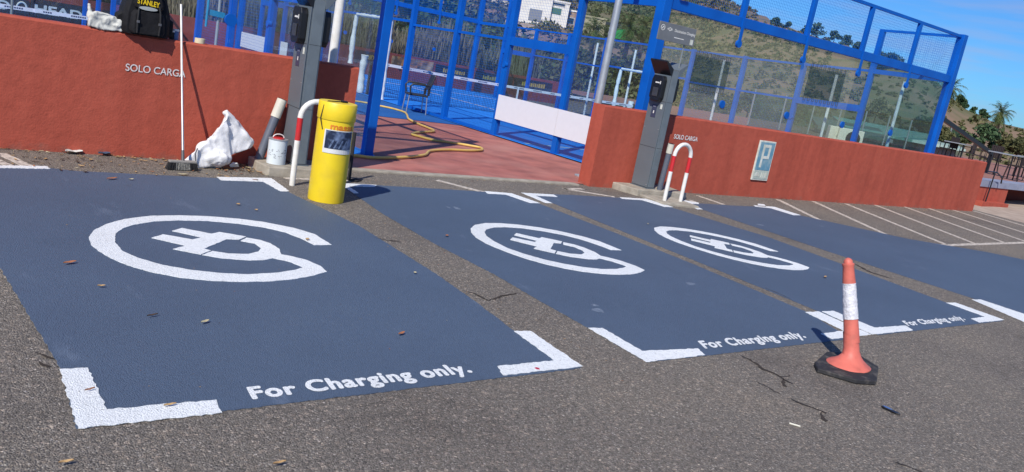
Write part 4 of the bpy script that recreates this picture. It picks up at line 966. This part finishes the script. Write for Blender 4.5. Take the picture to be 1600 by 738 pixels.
# poles ---------------------------------------------------------------
lp = thing('lamp_post', 'silver steel post rising behind the end of the right red wall', 'post', (8.95, 9.62, 0))
MB().tube([(8.95, 9.62, .012), (8.95, 9.62, 1.5), (8.97, 9.62, 4.6)], [.066, .060, .052], 18).build('shaft', SILVER, lp)
MB().tube([(8.95, 9.62, .013), (8.95, 9.62, .03)], .14, 18).build('base_flange', SILVER, lp); 
MB().tube([(8.97, 9.62, 4.58), (8.97, 9.5, 4.75), (8.97, 9.0, 4.85)], [.05, .045, .04], 12).build('arm', SILVER, lp)
MB().box(8.87, 9.07, 8.62, 9.02, 4.80, 4.88).build('lamp_head', SILVER, lp, .02)
lp2 = thing('lamp_post', 'white steel post behind the left charging column, partly in shade', 'post', (4.33, 9.35, 0))
MB().tube([(4.33, 9.35, .0), (4.33, 9.35, 4.6)], [.055, .048], 18).build('shaft', WHITE, lp2); MB().tube([(4.33, 9.35, .001), (4.33, 9.35, .02)], .12, 18).build('base_flange', SILVER, lp2)
MB().box(4.23, 4.43, 9.0, 9.4, 4.6, 4.68).build('lamp_head', SILVER, lp2, .02)
# net winder post with turquoise bracket seen in the left court
q = GY(337, 70, 12.6); tq = thing('crank_post', 'thin grey post with a turquoise bracket inside the left court', 'post', (q.x, 12.6, 0))
MB().tube([(q.x, 12.6, 0), (q.x, 12.6, 1.9)], .022, 10).build('post', SILVER, tq); q2 = GY(338, 22, 12.58)
TURQ = mat('turquoise_paint', (.02, .28, .50), .4)
MB().hull([(q2.x+a, 12.55+d, q2.z+c) for a, c in ((-.13, -.03), (-.12, .05), (.10, -.045), (.13, .0), (.11, .035)) for d in (0, .04)]).build('bracket', TURQ, tq, .006)
MB().tube([(q2.x-.14, 12.55, q2.z-.2), (q2.x-.12, 12.55, q2.z+.9)], .018, 10).build('rod', TURQ, tq)
# white posts beyond the far side of the court
for i, (y, zt_) in enumerate(((11.65, 2.8), (13.65, 2.72), (17.7, 2.66), (21.7, 2.56), (23.75, 2.60))):
    d = drop(21.5, y)
    t = thing('white_post', ['first slim white post from the right end, behind the clear glass', 'second slim white post from the right end, beside the dark film', 'slim white post behind the dusty glass next to the charging column', 'slim white post just left of the thick blue corner post', 'leftmost slim white post, seen left of the silver pole'][i], 'post', (21.5, y, d), 'slim white posts beyond the court')
    MB().tube([(21.5, y, d), (21.5, y, zt_)], .042, 10).build('shaft', WHITE, t); MB().tube([(21.5, y, zt_), (21.5, y, zt_+.02)], .046, 10).build('cap', WHITE, t)
# two smoked films with looped edges hung inside the near glass
for (pts, lab) in ((((1087, 88), (1141, 95), (1132, 142), (1076, 130)), 'dark smoked film with looped edging behind the dusty glass beside the charging column'), (((1264, 107), (1320, 113), (1312, 160), (1256, 152)), 'dark smoked film with looped edging behind the dusty glass near a slim white post')):
    P = [GY(px, py, 9.845) for px, py in pts]; x0_, x1_ = (P[0].x+P[3].x)/2, (P[1].x+P[2].x)/2; z1_, z0_ = (P[0].z+P[1].z)/2, (P[2].z+P[3].z)/2
    t = thing('smoked_film', lab, 'banner', ((x0_+x1_)/2, 9.84, z0_)); mbox(x0_, x1_, 9.838, 9.842, z0_, z1_).build('film', FILM, t); b = MB()
    for k in range(9):
        x = x0_+.05+(x1_-x0_-.1)*k/8
        for zz, s in ((z1_, 1), (z0_, -1)): MB().tube([(x-.035, 9.84, zz), (x-.03, 9.84, zz+s*.07), (x+.03, 9.84, zz+s*.07), (x+.035, 9.84, zz)], .008, 6).build('edge_loop', mat('loop_grey', (.07, .08, .09), .6), t)

# hose and chair ------------------------------------------------------
hp = [(470, 252), (545, 248), (580, 251), (616, 251), (645, 249), (664, 246), (672, 240), (700, 238), (732, 239), (752, 238), (750, 234), (735, 231), (718, 228), (698, 225), (677, 222), (655, 216), (643, 212), (655, 209), (678, 207), (668, 201), (654, 195), (639, 187), (636, 180), (631, 175), (612, 169), (589, 164), (572, 160), (552, 157), (520, 152)]
H = [G(*p) for p in hp]; H = [Vector((p.x, p.y, drop(p.x, p.y)+.04)) for p in H]
def spline(P, k=6):
    out = []
    for i in range(len(P)-1):
        a, b_, c, d = P[max(i-1, 0)], P[i], P[i+1], P[min(i+2, len(P)-1)]
        for j in range(k):
            t = j/k; out.append(.5*((2*b_)+(c-a)*t+(2*a-5*b_+4*c-d)*t*t+(3*b_-a-3*c+d)*t**3))
    return out+[P[-1]]
tag(MB().tube(spline(H), .021, 10).build('garden_hose', HOSE), 'long yellow hose snaking over the red paving and blue court apron', 'hose')
CH_ = G(642, 168); dz_ = drop(CH_.x, CH_.y)+.022
ch = thing('plastic_chair', 'black plastic armchair with metal legs beside the blue mesh posts', 'chair', (9.9, 16.75, dz_))
PL = mat('black_chair_plastic', (.022, .024, .028), .45)
ox, oy = 9.86, 16.62
def C(x, y, z): # chair faces -x, back at +x
    a = R(-18); return (ox+x*math.cos(a)-y*math.sin(a), oy+x*math.sin(a)+y*math.cos(a), dz_+z)
def cbox(b, x0, x1, y0, y1, z0, z1, lean=0):
    V = [C(x, y, z) for z in (z0, z1) for x, y in ((x0+(lean if z == z1 else 0), y0), (x1+(lean if z == z1 else 0), y0), (x1+(lean if z == z1 else 0), y1), (x0+(lean if z == z1 else 0), y1))]
    return b.add(V, [(0, 3, 2, 1), (4, 5, 6, 7), (0, 1, 5, 4), (1, 2, 6, 5), (2, 3, 7, 6), (3, 0, 4, 7)])
cbox(MB(), -.24, .22, -.23, .23, .40, .44).build('seat', PL, ch, .015); cbox(MB(), .21, .25, -.20, .20, .56, .92, .10).build('backrest', PL, ch, .02)
b = MB(); [b.add([C(.262+.022*k_, .11*math.cos(t_), .53+.09*math.sin(t_)) for t_ in [2*math.pi*i/16 for i in range(16)]], [tuple(range(16))] if k_ else [tuple(range(16))[::-1]]) for k_ in (0, 1)]; b.build('back_oval', mat('chair_oval', (.09, .10, .11), .5), ch)
for s in (-1, 1):
    cbox(MB(), .20, .25, s*.19-.02, s*.19+.02, .44, .58).build('back_upright', PL, ch)
    MB().tube([C(-.2, s*.26, .44), C(-.23, s*.27, .60), C(-.18, s*.27, .66), C(.05, s*.27, .67), C(.24, s*.25, .66)], .02, 10).build('armrest', PL, ch)
    for xx in (-.21, .20): MB().tube([C(xx, s*.21, .40), C(xx*1.12, s*.23, .0)], .014, 10).build('leg', ALU, ch)

# ================================================================== TERRACE ON THE RIGHT
tz = GY(1560, 278, 10.9).z
TILE = mat('terrace_tile', (.30, .33, .42), .7, (.22, .24, .32), scale=3)
DECK = mat('terrace_deck', (.34, .16, .12), .8, (.26, .13, .10), scale=2)
tr = thing('terrace', 'raised cafe terrace with red walls beyond the right end of the parking wall', 'terrace', (27, 11, 0))
mbox(22.65, 46, 10.35, 26, tz-.16, tz-.02).build('floor', DECK, tr)
mbox(22.60, 46, 9.72, 10.349, tz-.17, tz).build('tiled_edge', TILE, tr)
mbox(22.7, 24.95, 9.75, 10.3, -.05, tz-.171).build('front_wall', REDW, tr); mbox(24.951, 46, 11.1, 11.3, -.05, tz-.171).build('shade_recess_wall', REDW, tr)  # right stretch set back under the slab, a recess added to shade it
mbox(22.9, 24.5, 9.45, 9.745, -.05, .15).build('low_step', REDW, tr)
struct(MB().hull([(p.x, p.y, z_) for p, z_ in ((G(1522, 326), .0), (G(1524, 318), .07), (G(1600, 318), .10), (G(1700, 330), .1), (G(1700, 372), .0), (G(1590, 346), .0), (G(1522, 328), 0))]+[(21.4, 9.5, -.05), (34, 9.5, -.05), (34, 7, -.05)]).build('concrete_ramp', mat('pinkish_concrete', (.46, .37, .29), .9, (.36, .28, .22), scale=3, detail=8, bump=.3)))
rl = thing('handrail', 'black bent steel handrail at the terrace steps', 'handrail', (23.4, 9.6, 0))
a, b_, c_, d_ = GY(1542, 268, 9.6), GY(1558, 270, 9.6), GY(1566, 278, 9.6), GY(1564, 287, 9.6)
MB().tube([a, b_, c_, d_], .020, 10).build('rail', BLACK, rl); e = GY(1555, 270, 9.6); MB().tube([e, Vector((e.x-.05, 9.6, .05))], .017, 10).build('post', BLACK, rl)
sl_a, sl_b = GY(1468, 182, 12.5), GY(1550, 240, 12.5)
t = thing('sloping_beam', 'black sloping beam rising above the terrace beside the corner post', 'beam', (sl_b.x, 12.5, tz)); MB().bar(sl_a, sl_b, .09, .12).build('beam', BLACK, t); MB().bar((sl_b.x, 12.5, tz-.02), sl_b, .08).build('support', BLACK, t)
# glass balustrade
gb = thing('glass_balustrade', 'greenish glass balustrade along the back of the terrace', 'balustrade', (30, 19, tz))
for k in range(9):
    x = 25.2+k*1.9; mbox(x, x+1.84, 19.0, 19.014, tz+.03, tz+1.25).build('glass_panel', mat_glass('green_glass', (.70, .86, .83), .06, (.30, .42, .40), refl=1.) if k == 0 else MATS['green_glass'], gb); MB().bar((x-.03, 19, tz), (x-.03, 19, tz+1.3), .045).build('post', SILVER, gb)
# tables and chairs
FURN = mat('dark_brown_wicker', (.035, .022, .020), .7, (.02, .014, .014), scale=40); TOP = mat('table_top_grey', (.30, .33, .36), .4)
def terrace_chair(x, y, rz, lab):
    t = thing('terrace_chair', lab, 'chair', (0, 0, 0), 'dark chairs on the terrace'); b = MB().box(-.22, .22, -.22, .22, .43, .47); b.build('seat', FURN, t)
    for k in range(6): MB().box(-.20+k*.07, -.15+k*.07, .20, .225, .50, .90).build('slat', FURN, t)
    MB().box(-.22, .22, .195, .23, .90, .94).build('top_rail', FURN, t)
    for sx in (-1, 1):
        MB().bar((sx*.21, .22, .47), (sx*.215, .235, .92), .03).build('upright', FURN, t); MB().tube([(sx*.23, -.2, .45), (sx*.24, -.2, .66), (sx*.24, .2, .67)], .015, 6).build('armrest', FURN, t)
        for sy in (-1, 1): MB().bar((sx*.20, sy*.2, .43), (sx*.23, sy*.24, 0), .028).build('leg', FURN, t)
    t.location = (x, y, tz-.02); t.rotation_euler = (0, 0, rz); return t
def tz_pt(px, py): return G(px, py, tz-.02)
def terrace_table(x, y, lab):
    t = thing('terrace_table', lab, 'table', (0, 0, 0), 'tables on the terrace'); MB().box(-.4, .4, -.4, .4, .72, .75).build('table_top', TOP, t)
    for sx in (-1, 1):
        for sy in (-1, 1): MB().bar((sx*.35, sy*.35, .72), (sx*.37, sy*.37, 0), .035).build('leg', BLACK, t)
    t.location = (x, y, tz-.02); return t
for (px, py, rz, lab) in ((1585, 283, 2.9, 'dark slatted terrace chair nearest the right edge of the photo'), (1541, 268, 2.6, 'dark slatted terrace chair just above the end of the red wall'), (1524, 262, .3, 'dark slatted terrace chair second from the end of the red wall'),
                          (1505, 256, 3.3, 'dark slatted terrace chair behind the glass post'), (1476, 250, 2.9, 'dark slatted terrace chair right beside the blue corner post'), (1612, 286, .2, 'dark slatted terrace chair cut by the right edge of the photo')):
    p = tz_pt(px, py); terrace_chair(p.x, p.y, rz, lab)
for (px, py, lab) in ((1562, 276, 'square terrace table between the two rightmost chairs'), (1490, 253, 'square terrace table beside the blue corner post'), (1606, 280, 'square terrace table at the right edge of the photo')):
    p = tz_pt(px, py); terrace_table(p.x, p.y, lab)
# low buildings seen through the right-hand glass
def lowb(x, y, wd, dp, h, z, wallm, roofm, lab, wins, rz=0, roof_h=.35):
    t = thing('low_building', lab, 'building', (x, y, z)); MB().box(-wd/2, wd/2, 0, dp, 0, h).build('wall', wallm, None).parent = t
    r_ = MB().add([(-wd/2-.3, -.4, h), (wd/2+.3, -.4, h), (wd/2+.3, dp+.3, h+roof_h), (-wd/2-.3, dp+.3, h+roof_h), (-wd/2-.3, -.4, h+.12), (wd/2+.3, -.4, h+.12), (wd/2+.3, dp+.3, h+roof_h+.12), (-wd/2-.3, dp+.3, h+roof_h+.12)], [(0, 3, 2, 1), (4, 5, 6, 7), (0, 1, 5, 4), (1, 2, 6, 5), (2, 3, 7, 6), (3, 0, 4, 7)]).build('roof', roofm, None); r_.parent = t
    for (a, b_, c, d) in wins:
        f = MB().box(a, b_, -.04, .02, c, d).build('window', mat('window_frame_white', (.5, .52, .52), .5), None); f.parent = t
        g_ = MB().box(a+.06, b_-.06, -.05, -.041, c+.06, d-.06).build('pane', mat('dark_window_pane', (.02, .025, .03), .1), None); g_.parent = f
    t.rotation_euler = (0, 0, rz); return t
PALEG = mat('pale_green_sheet', (.33, .44, .40), .6, (.26, .36, .34), scale=2); DARKW = mat('dark_grey_wall', (.16, .18, .19), .8, (.10, .12, .12), scale=1)  # pale green for a roof; dark grey for a wall, a roof and stands
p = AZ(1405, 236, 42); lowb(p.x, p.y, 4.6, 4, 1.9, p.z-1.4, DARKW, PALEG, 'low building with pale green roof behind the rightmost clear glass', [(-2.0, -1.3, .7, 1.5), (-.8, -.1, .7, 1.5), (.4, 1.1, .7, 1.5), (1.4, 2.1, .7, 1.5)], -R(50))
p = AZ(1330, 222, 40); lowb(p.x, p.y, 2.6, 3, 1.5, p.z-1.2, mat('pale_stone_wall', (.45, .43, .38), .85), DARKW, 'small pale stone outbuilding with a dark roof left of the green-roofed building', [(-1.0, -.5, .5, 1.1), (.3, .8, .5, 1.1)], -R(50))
for k, (px, py) in enumerate(((1312, 213), (1326, 216))):
    p = AZ(px, py, 30); t = thing('air_conditioner', ['left one of two white air conditioner units above the red wall', 'right one of two white air conditioner units above the red wall'][k], 'air conditioner', p)
    a = -R(40); ca, sa = math.cos(a), math.sin(a)
    def W(b): b.v = [(p.x+v[0]*ca-v[1]*sa, p.y+v[0]*sa+v[1]*ca, p.z+v[2]) for v in b.v]; return b
    W(MB().box(-.42, .42, -.16, .16, -.3, .3)).build('case', CREAM, t, .02); W(MB().tube([(.08, -.163, 0), (.08, -.172, 0)], .24, 20)).build('fan_grille', MATT, t)
    W(MB().box(-.4, .4, -.1, .1, -3.2, -.301)).build('stand', DARKW, t)

# ================================================================== HILLSIDE HOUSES, PALMS, TREES, SHRUBS
HW = mat('house_white', (.76, .75, .70), .8, (.68, .66, .60), scale=.5)
def on_hill(px, r_, lo=0):                 # point of the terrain in the direction of a pixel column
    p = AZ(px, 40, r_); return Vector((p.x, p.y, terrain(p.x, p.y)))
def house(px, py, r_, wd, dp, h, wallm, lab, feats, rz, storeys=None, roof=None):
    """feats: (name, material, x0, x1, z0, z1) on the front; py: base line of the front in the photo"""
    p = AZ(px, py, r_); t = thing('hillside_house', lab, 'house', p); f0 = MB().box(-wd/2, wd/2, 0, dp, -6, h).build('wall', wallm); f0.parent = t
    pr = MB().box(-wd/2-.15, wd/2+.15, -.15, dp+.15, h, h+.35).build('parapet', roof or wallm); pr.parent = t
    for nm, mm, a, b_, c, d in feats:
        o = MB().box(a, b_, -.12, -.01, c, d).build(nm, mm); o.parent = t
        if nm == 'window': g_ = MB().box(a+.12, b_-.12, -.16, -.121, c+.12, d-.12).build('pane', mat('dark_window_pane', (.02, .025, .03))); g_.parent = o
    t.rotation_euler = (0, 0, rz); return t
rz0 = -R(38)
WF = mat('window_frame_white', (.5, .52, .52)); GDOOR = mat('garage_door_grey', (.22, .24, .27), .6); GSH = mat('green_shutter', (.06, .16, .11), .6); STONE = mat('ochre_stone', (.42, .31, .21), .9, (.27, .19, .13), scale=.9, detail=8, lo=.42, hi=.58)
house(829, 34, 175, 7.6, 8, 8.4, HW, 'white two-storey hillside house with a grey garage door', [('garage_door', GDOOR, -.6, 2.0, .3, 2.6), ('window', WF, -2.6, -1.4, 5.0, 6.9), ('window', WF, .0, 1.2, 5.0, 6.9), ('window', WF, 2.3, 3.4, 5.0, 6.9)], rz0)
house(866, 44, 176, 4.6, 7, 5.2, HW, 'white boxy hillside house with a green-shuttered window', [('shutter', GSH, -1.4, .8, 2.8, 4.0), ('window', WF, -1.2, 1.4, 4.5, 5.1)], rz0)
house(890, 43, 178, 3.6, 5, 3.2, STONE, 'small ochre stone house with a white window on the hillside', [('window', WF, -.6, .7, .6, 2.0)], rz0, roof=HW)
house(787, 10, 200, 6.5, 6, 3.6, mat('house_cream', (.62, .58, .46), .8), 'cream house high on the hillside left of the white house', [('window', WF, -1.6, -.6, 1, 2.4), ('window', WF, .6, 1.6, 1, 2.4)], rz0)
house(922, 55, 165, 5.0, 4, 3.2, mat('ochre_render', (.50, .38, .26), .9, (.4, .3, .2), scale=1), 'ochre wall of a hillside house behind the palm', [('window', WF, .8, 1.7, 1, 2)], rz0)
p = AZ(938, 37, 178); t = thing('long_roof', 'long dark flat roof on white posts on the hillside', 'roof', p); o = MB().box(-5, 4.5, 0, 4, 0, .6).build('roof', mat('dark_roof', (.03, .03, .035), .7)); o.parent = t
for k in range(5): o = MB().box(-4.6+k*2.2, -4.4+k*2.2, .2, .4, -4, -.01).build('post', HW); o.parent = t
t.rotation_euler = (0, 0, rz0)
p = AZ(968, 55, 140); t = thing('green_container', 'bright green box on the hillside between two palms', 'container', p); o = MB().box(-1.1, 1.1, 0, 1, -.6, .9).build('box', mat('bright_green', (.02, .30, .06), .6)); o.parent = t; o = MB().box(-1.15, 1.15, -.05, 1.05, .901, 1.0).build('lid', mat('bright_green_dark', (.015, .2, .04), .6)); o.parent = t; t.rotation_euler = (0, 0, rz0)
for k, (px, py, w_) in enumerate(((814, 46, 6), (818, 54, 4))):
    p = AZ(px, py, 150-k*10); t = thing('retaining_wall', ['upper pale rock retaining wall below the white house', 'lower pale rock retaining wall below the white house'][k], 'wall', p); rr = random.Random(k)
    for j in range(14):
        xx = -w_/2+(j % 7)*w_/7+rr.uniform(-.1, .1); zz = (j//7)*.7; s_ = rr.uniform(.4, .6); o = MB().hull([(xx+s_*rr.uniform(.7, 1)*a, b_*s_*rr.uniform(.7, 1), zz+c*s_*rr.uniform(.6, 1)) for a in (-1, 1) for b_ in (-1, 1) for c in (-1, 1)]).build('rock', mat('pale_rock', (.55, .46, .38), .9, (.4, .32, .25), scale=2)); o.parent = t

FOL_D = mat_foliage('dark_tree_foliage', [(.018, .042, .024), (.038, .078, .036), (.07, .12, .055), (.10, .15, .07)], .5)
FOL_O = mat_foliage('olive_scrub_foliage', [(.045, .052, .022), (.085, .09, .036), (.13, .125, .055), (.20, .175, .09)], .25)
FOL_G = mat_foliage('green_scrub_foliage', [(.026, .042, .018), (.048, .070, .028), (.075, .10, .04), (.12, .14, .06)], .3)
REED = mat_foliage('dry_reeds', [(.12, .11, .088), (.155, .14, .108), (.19, .17, .13), (.11, .13, .075)], .9)
BARK = mat('bark', (.12, .085, .06), .9, (.07, .05, .035), scale=6, bump=.6, bscale=8)
PFR = mat_foliage('palm_frond', [(.03, .05, .015), (.06, .09, .028), (.10, .13, .045), (.20, .16, .07)], 1.2)
ORD = ['first', 'second', 'third', 'fourth', 'fifth', 'sixth', 'seventh', 'eighth', 'ninth', 'tenth', 'eleventh', 'twelfth', 'thirteenth', 'fourteenth', 'fifteenth', 'sixteenth', 'seventeenth', 'eighteenth', 'nineteenth', 'twentieth', 'twenty-first', 'twenty-second']
def tree(x, y, z, h, cr, lab, m=FOL_D, seed=1, n=55, leaf_s=.16, cat='tree', name='tree', clumps=16, trunk=True):
    rs = np.random.RandomState(seed); t = thing(name, lab, cat, (x, y, z), 'trees beyond the courts' if name == 'tree' else None)
    b = MB(); tp = Vector((x+rs.uniform(-.3, .3), y, z+h*.62)); b.tube([(x, y, z-.3), (x+.08, y, z+h*.3), tp], [h*.035, h*.026, h*.012], 8); cs = []; rad = []
    for k in range(clumps):
        a = rs.uniform(0, 6.28); q = rs.uniform(.2, 1)**.6; zz = rs.uniform(.30, .98); w_ = cr*math.sin(math.pi*min(1, .25+zz*.72))
        c_ = Vector((x+w_*q*math.cos(a)*.8, y+w_*q*math.sin(a)*.8, z+h*zz)); cs.append(c_[:]); rad.append(cr*rs.uniform(.24, .44))
        if k % 2 == 0: b.tube([tp-Vector((0, 0, h*rs.uniform(.05, .3))), c_], [h*.012, h*.004], 6)
    b.build('trunk', BARK, t)
    V, F = leaf_cloud(cs, rad, n, leaf_s, .75, rs); np_mesh('crown', V, F, m, t, loc=(x, y, z)); return t
def palm(px, py, r_, h, fl, lab, seed=1, base_z=None):
    """py: pixel row of the crown's heart"""
    c_ = AZ(px, py, r_); rs = np.random.RandomState(seed); t = thing('palm_tree', lab, 'palm tree', (c_.x, c_.y, c_.z-h), 'palm trees on the slope')
    MB().tube([(c_.x, c_.y, c_.z-h-1), (c_.x, c_.y, c_.z-h*.4), (c_.x, c_.y, c_.z)], [fl*.13, fl*.11, fl*.10], 10).build('trunk', BARK, t)
    V = []; F = []
    for k in range(64):
        a = rs.uniform(0, 6.28); el = rs.uniform(-.9, 1.35) if k > 14 else rs.uniform(-1.3, -.6); L_ = fl*rs.uniform(.8, 1.1)*(.7 if k <= 14 else 1); pts = []
        d = Vector((math.cos(a)*math.cos(el), math.sin(a)*math.cos(el), math.sin(el))); p = Vector(c_); sdv = Vector((-math.sin(a), math.cos(a), 0))
        for j in range(7):
            pts.append(p.copy()); p = p+d*(L_/6); d = (d+Vector((0, 0, -.20-.03*j))).normalized()
        for j in range(6):
            for s in (-1, 1):
                for q in (0, .5):
                    A_ = pts[j].lerp(pts[j+1], q); B2_ = pts[j].lerp(pts[j+1], q+.28); ww = fl*.20*math.sin(math.pi*(j+q+.8)/7.2); tipp = A_.lerp(B2_, .5)+sdv*s*ww+(pts[j+1]-pts[j])*.7+Vector((0, 0, -ww*rs.uniform(.2, .9)))
                    i0 = len(V); V += [A_[:], B2_[:], tipp[:], tipp.lerp(A_, .05)[:]]; F.append((i0, i0+1, i0+2, i0+3))
    np_mesh('crown', V, F, PFR, t, loc=(c_.x, c_.y, c_.z-h)); return t
palm(930, 46, 130, 5, 3.0, 'round palm on the slope just left of the silver pole', 1); palm(985, 46, 128, 4, 2.8, 'palm on the slope right of the silver pole behind the green box', 2)
palm(1009, 40, 132, 4, 2.6, 'small palm on the slope next to the thick blue corner post', 6)
palm(1565, 177, 95, 2.0, 1.5, 'palm standing against the sky near the right edge of the photo', 3); palm(1485, 138, 90, 2.4, 1.7, 'palm beside the top of the rightmost blue corner post', 4)
palm(628, 8, 70, 5, 3.2, 'palm among the dark trees above the white padded frame', 5); palm(665, -8, 74, 5, 3.2, 'palm at the top edge behind the court mesh', 8)
rs = np.random.RandomState(11)
lt = ['dark evergreen tree filling the top edge behind the left court', 'dark evergreen tree beyond the far wall of the courts', 'blue-green tree beyond the court mesh']
k = 0
for px in list(range(250, 800, 26)):
    r_ = rs.uniform(46, 62); p = AZ(px, 60, r_); h = rs.uniform(4.6, 7.5)*(1 if px < 730 else .55); tree(p.x, p.y, -.6, h, rs.uniform(2.0, 3.2), ORD[k]+' from the left of the '+['blue-green', 'dark', 'dark'][k % 3]+' trees behind the reeds and far wall', FOL_D if k % 3 else FOL_G, 20+k, 60, .20); k += 1
k = 0
for px in range(-20, 250, 45):
    p = AZ(px, 30, rs.uniform(50, 60)); tree(p.x, p.y, -.6, rs.uniform(4, 6), 3, ORD[k]+' from the left of the dark trees above the HEAD banners', FOL_D, 50+k, 60, .2); k += 1
k = 0
for px in range(812, 1010, 24):
    p = AZ(px, 110, rs.uniform(46, 60)); tree(p.x, p.y, -.9, rs.uniform(2.4, 3.6), 2.3, ORD[k]+' from the left of the low trees behind the court side glass', FOL_O if k % 2 else FOL_G, 80+k, 60, .16); k += 1
# reeds behind the far wall
def reeds(name, x0, x1, y0, y1, h0, h1, n, seed):
    rs = np.random.RandomState(seed); x = rs.uniform(x0, x1, n); y = rs.uniform(y0, y1, n); h = rs.uniform(h0, h1, n)*(1+.18*np.sin(x*1.3)+.1*np.sin(x*3.1)); lx = rs.normal(0, .10, n)*h; w_ = rs.uniform(.012, .035, n); z0 = np.full(n, -.5); a = rs.uniform(0, 3.14, n); ca, sa = np.cos(a)*w_, np.sin(a)*w_
    V = np.stack([np.stack([x-ca, y-sa, z0], 1), np.stack([x+ca, y+sa, z0], 1), np.stack([x+lx+ca*.6, y+sa*.6, z0+h], 1), np.stack([x+lx-ca*.6, y-sa*.6, z0+h], 1)], 1).reshape(-1, 3)
    o = np_mesh(name, V, np.arange(len(V)).reshape(-1, 4), REED); tag(o, kind='stuff'); return o
reeds('dry_reeds', 2, 25, 31.2, 34.5, 1.1, 2.5, 17000, 2)
# scrub on the hillside
rs = np.random.RandomState(4); C_, Rr, Sz = [], [], []
while len(C_) < 9500:
    az = rs.uniform(2, 75); r_ = 58+rs.uniform(0, 1)**.8*235; x, y = r_*math.sin(R(az)), r_*math.cos(R(az))
    dens = noise.noise(Vector((x*.022, y*.022, 1)))*.5+.55+(.3 if az < 50 else .25 if az < 58 else .10)
    if rs.uniform() > dens: continue
    if az > 52 and r_ > 226 or az > 57 and r_ > 160: continue
    s = rs.uniform(.3, .85)*(1.6 if rs.uniform() < .12 else 1)*(1.5 if az < 50 else .85)*(.45+.55*min(1, r_/150))*(.75 if az > 60 else 1); C_.append((x, y, terrain(x, y)+s*.3)); Rr.append(s); Sz.append(.26*s**.5*(1+r_/320))
C_ = np.array(C_); Rr = np.array(Rr); Sz = np.array(Sz); pick = rs.uniform(size=len(C_)) < .75
for sel, m in ((pick, FOL_O), (~pick, FOL_G)):
    V, F = leaf_cloud(C_[sel], Rr[sel], 22, Sz[sel], .62, rs); tag(np_mesh('hillside_scrub', V, F, m), kind='stuff')
# single trees on the skyline
for k, (px, py, s) in enumerate(((1214, 30, 1.5), (1233, 35, 1.1), (1262, 44, 1.7), (1277, 47, 2.4), (1305, 55, 2.0), (1322, 60, 2.3), (1341, 65, 1.8), (1376, 78, 2.1), (1386, 80, 1.9), (1399, 86, 2.0), (1501, 153, 1.1), (1509, 160, 1.0), (1523, 170, .8), (1537, 177, 1.0))):
    az = math.degrees(math.atan2(ray(px, py)[0], ray(px, py)[1])); r_ = 222 if k < 6 else 185 if k < 7 else 162; p = AZ(px, py, r_); z = terrain(p.x, p.y)
    tree(p.x, p.y, z-.4, s*1.6, s*1.0, ['lone dark round tree on the left of the skyline', 'small dark bush on the skyline right of the lone round tree', 'dark tree on the skyline left of the mesh post', 'big dark tree on the skyline at the mesh post'][k] if k < 4 else ORD[k-4]+' from the left of the dark trees after the big one on the ridge' if k < 10 else ORD[k-10]+' from the top of the dark bushes on the falling ridge right of the court', FOL_D, 300+k, 90, .24, name='ridge_tree', clumps=12)
# leafy bushes just beyond the terrace and the low buildings
for k, (px, py, r_, h, cr, m, lab) in enumerate(((1540, 214, 42, 1.1, .75, FOL_D, 'round dark bush beyond the terrace balustrade'), (1592, 228, 45, .8, .7, FOL_O, 'olive bush beyond the terrace at the right edge'), (1500, 212, 46, .8, .6, FOL_G, 'green bush beyond the terrace beside the sloping beam'),
    (1475, 214, 44, .9, .7, FOL_O, 'pale scrub right beside the blue corner post'), (1568, 222, 50, .8, .7, FOL_O, 'greyish agave-like bush beyond the terrace chairs'), (1440, 205, 50, 1.4, 1.2, FOL_G, 'green bush seen through the rightmost glass'), (1370, 172, 70, 1.8, 1.6, FOL_O, 'olive bush seen through clear glass above the green roof'),
    (1240, 180, 60, 2.0, 1.8, FOL_O, 'olive bush faint behind dusty glass right of the parking plate'), (1170, 165, 60, 2.2, 1.8, FOL_G, 'green bush faint behind the dusty glass above the parking plate'), (1100, 150, 60, 2.2, 1.8, FOL_G, 'green bush behind the dusty glass right of the charging column'))):
    p = AZ(px, py, r_); tree(p.x, p.y, p.z-h*.6, h, cr, lab, m, 400+k, 130, .085, name='bush', cat='bush', clumps=14)
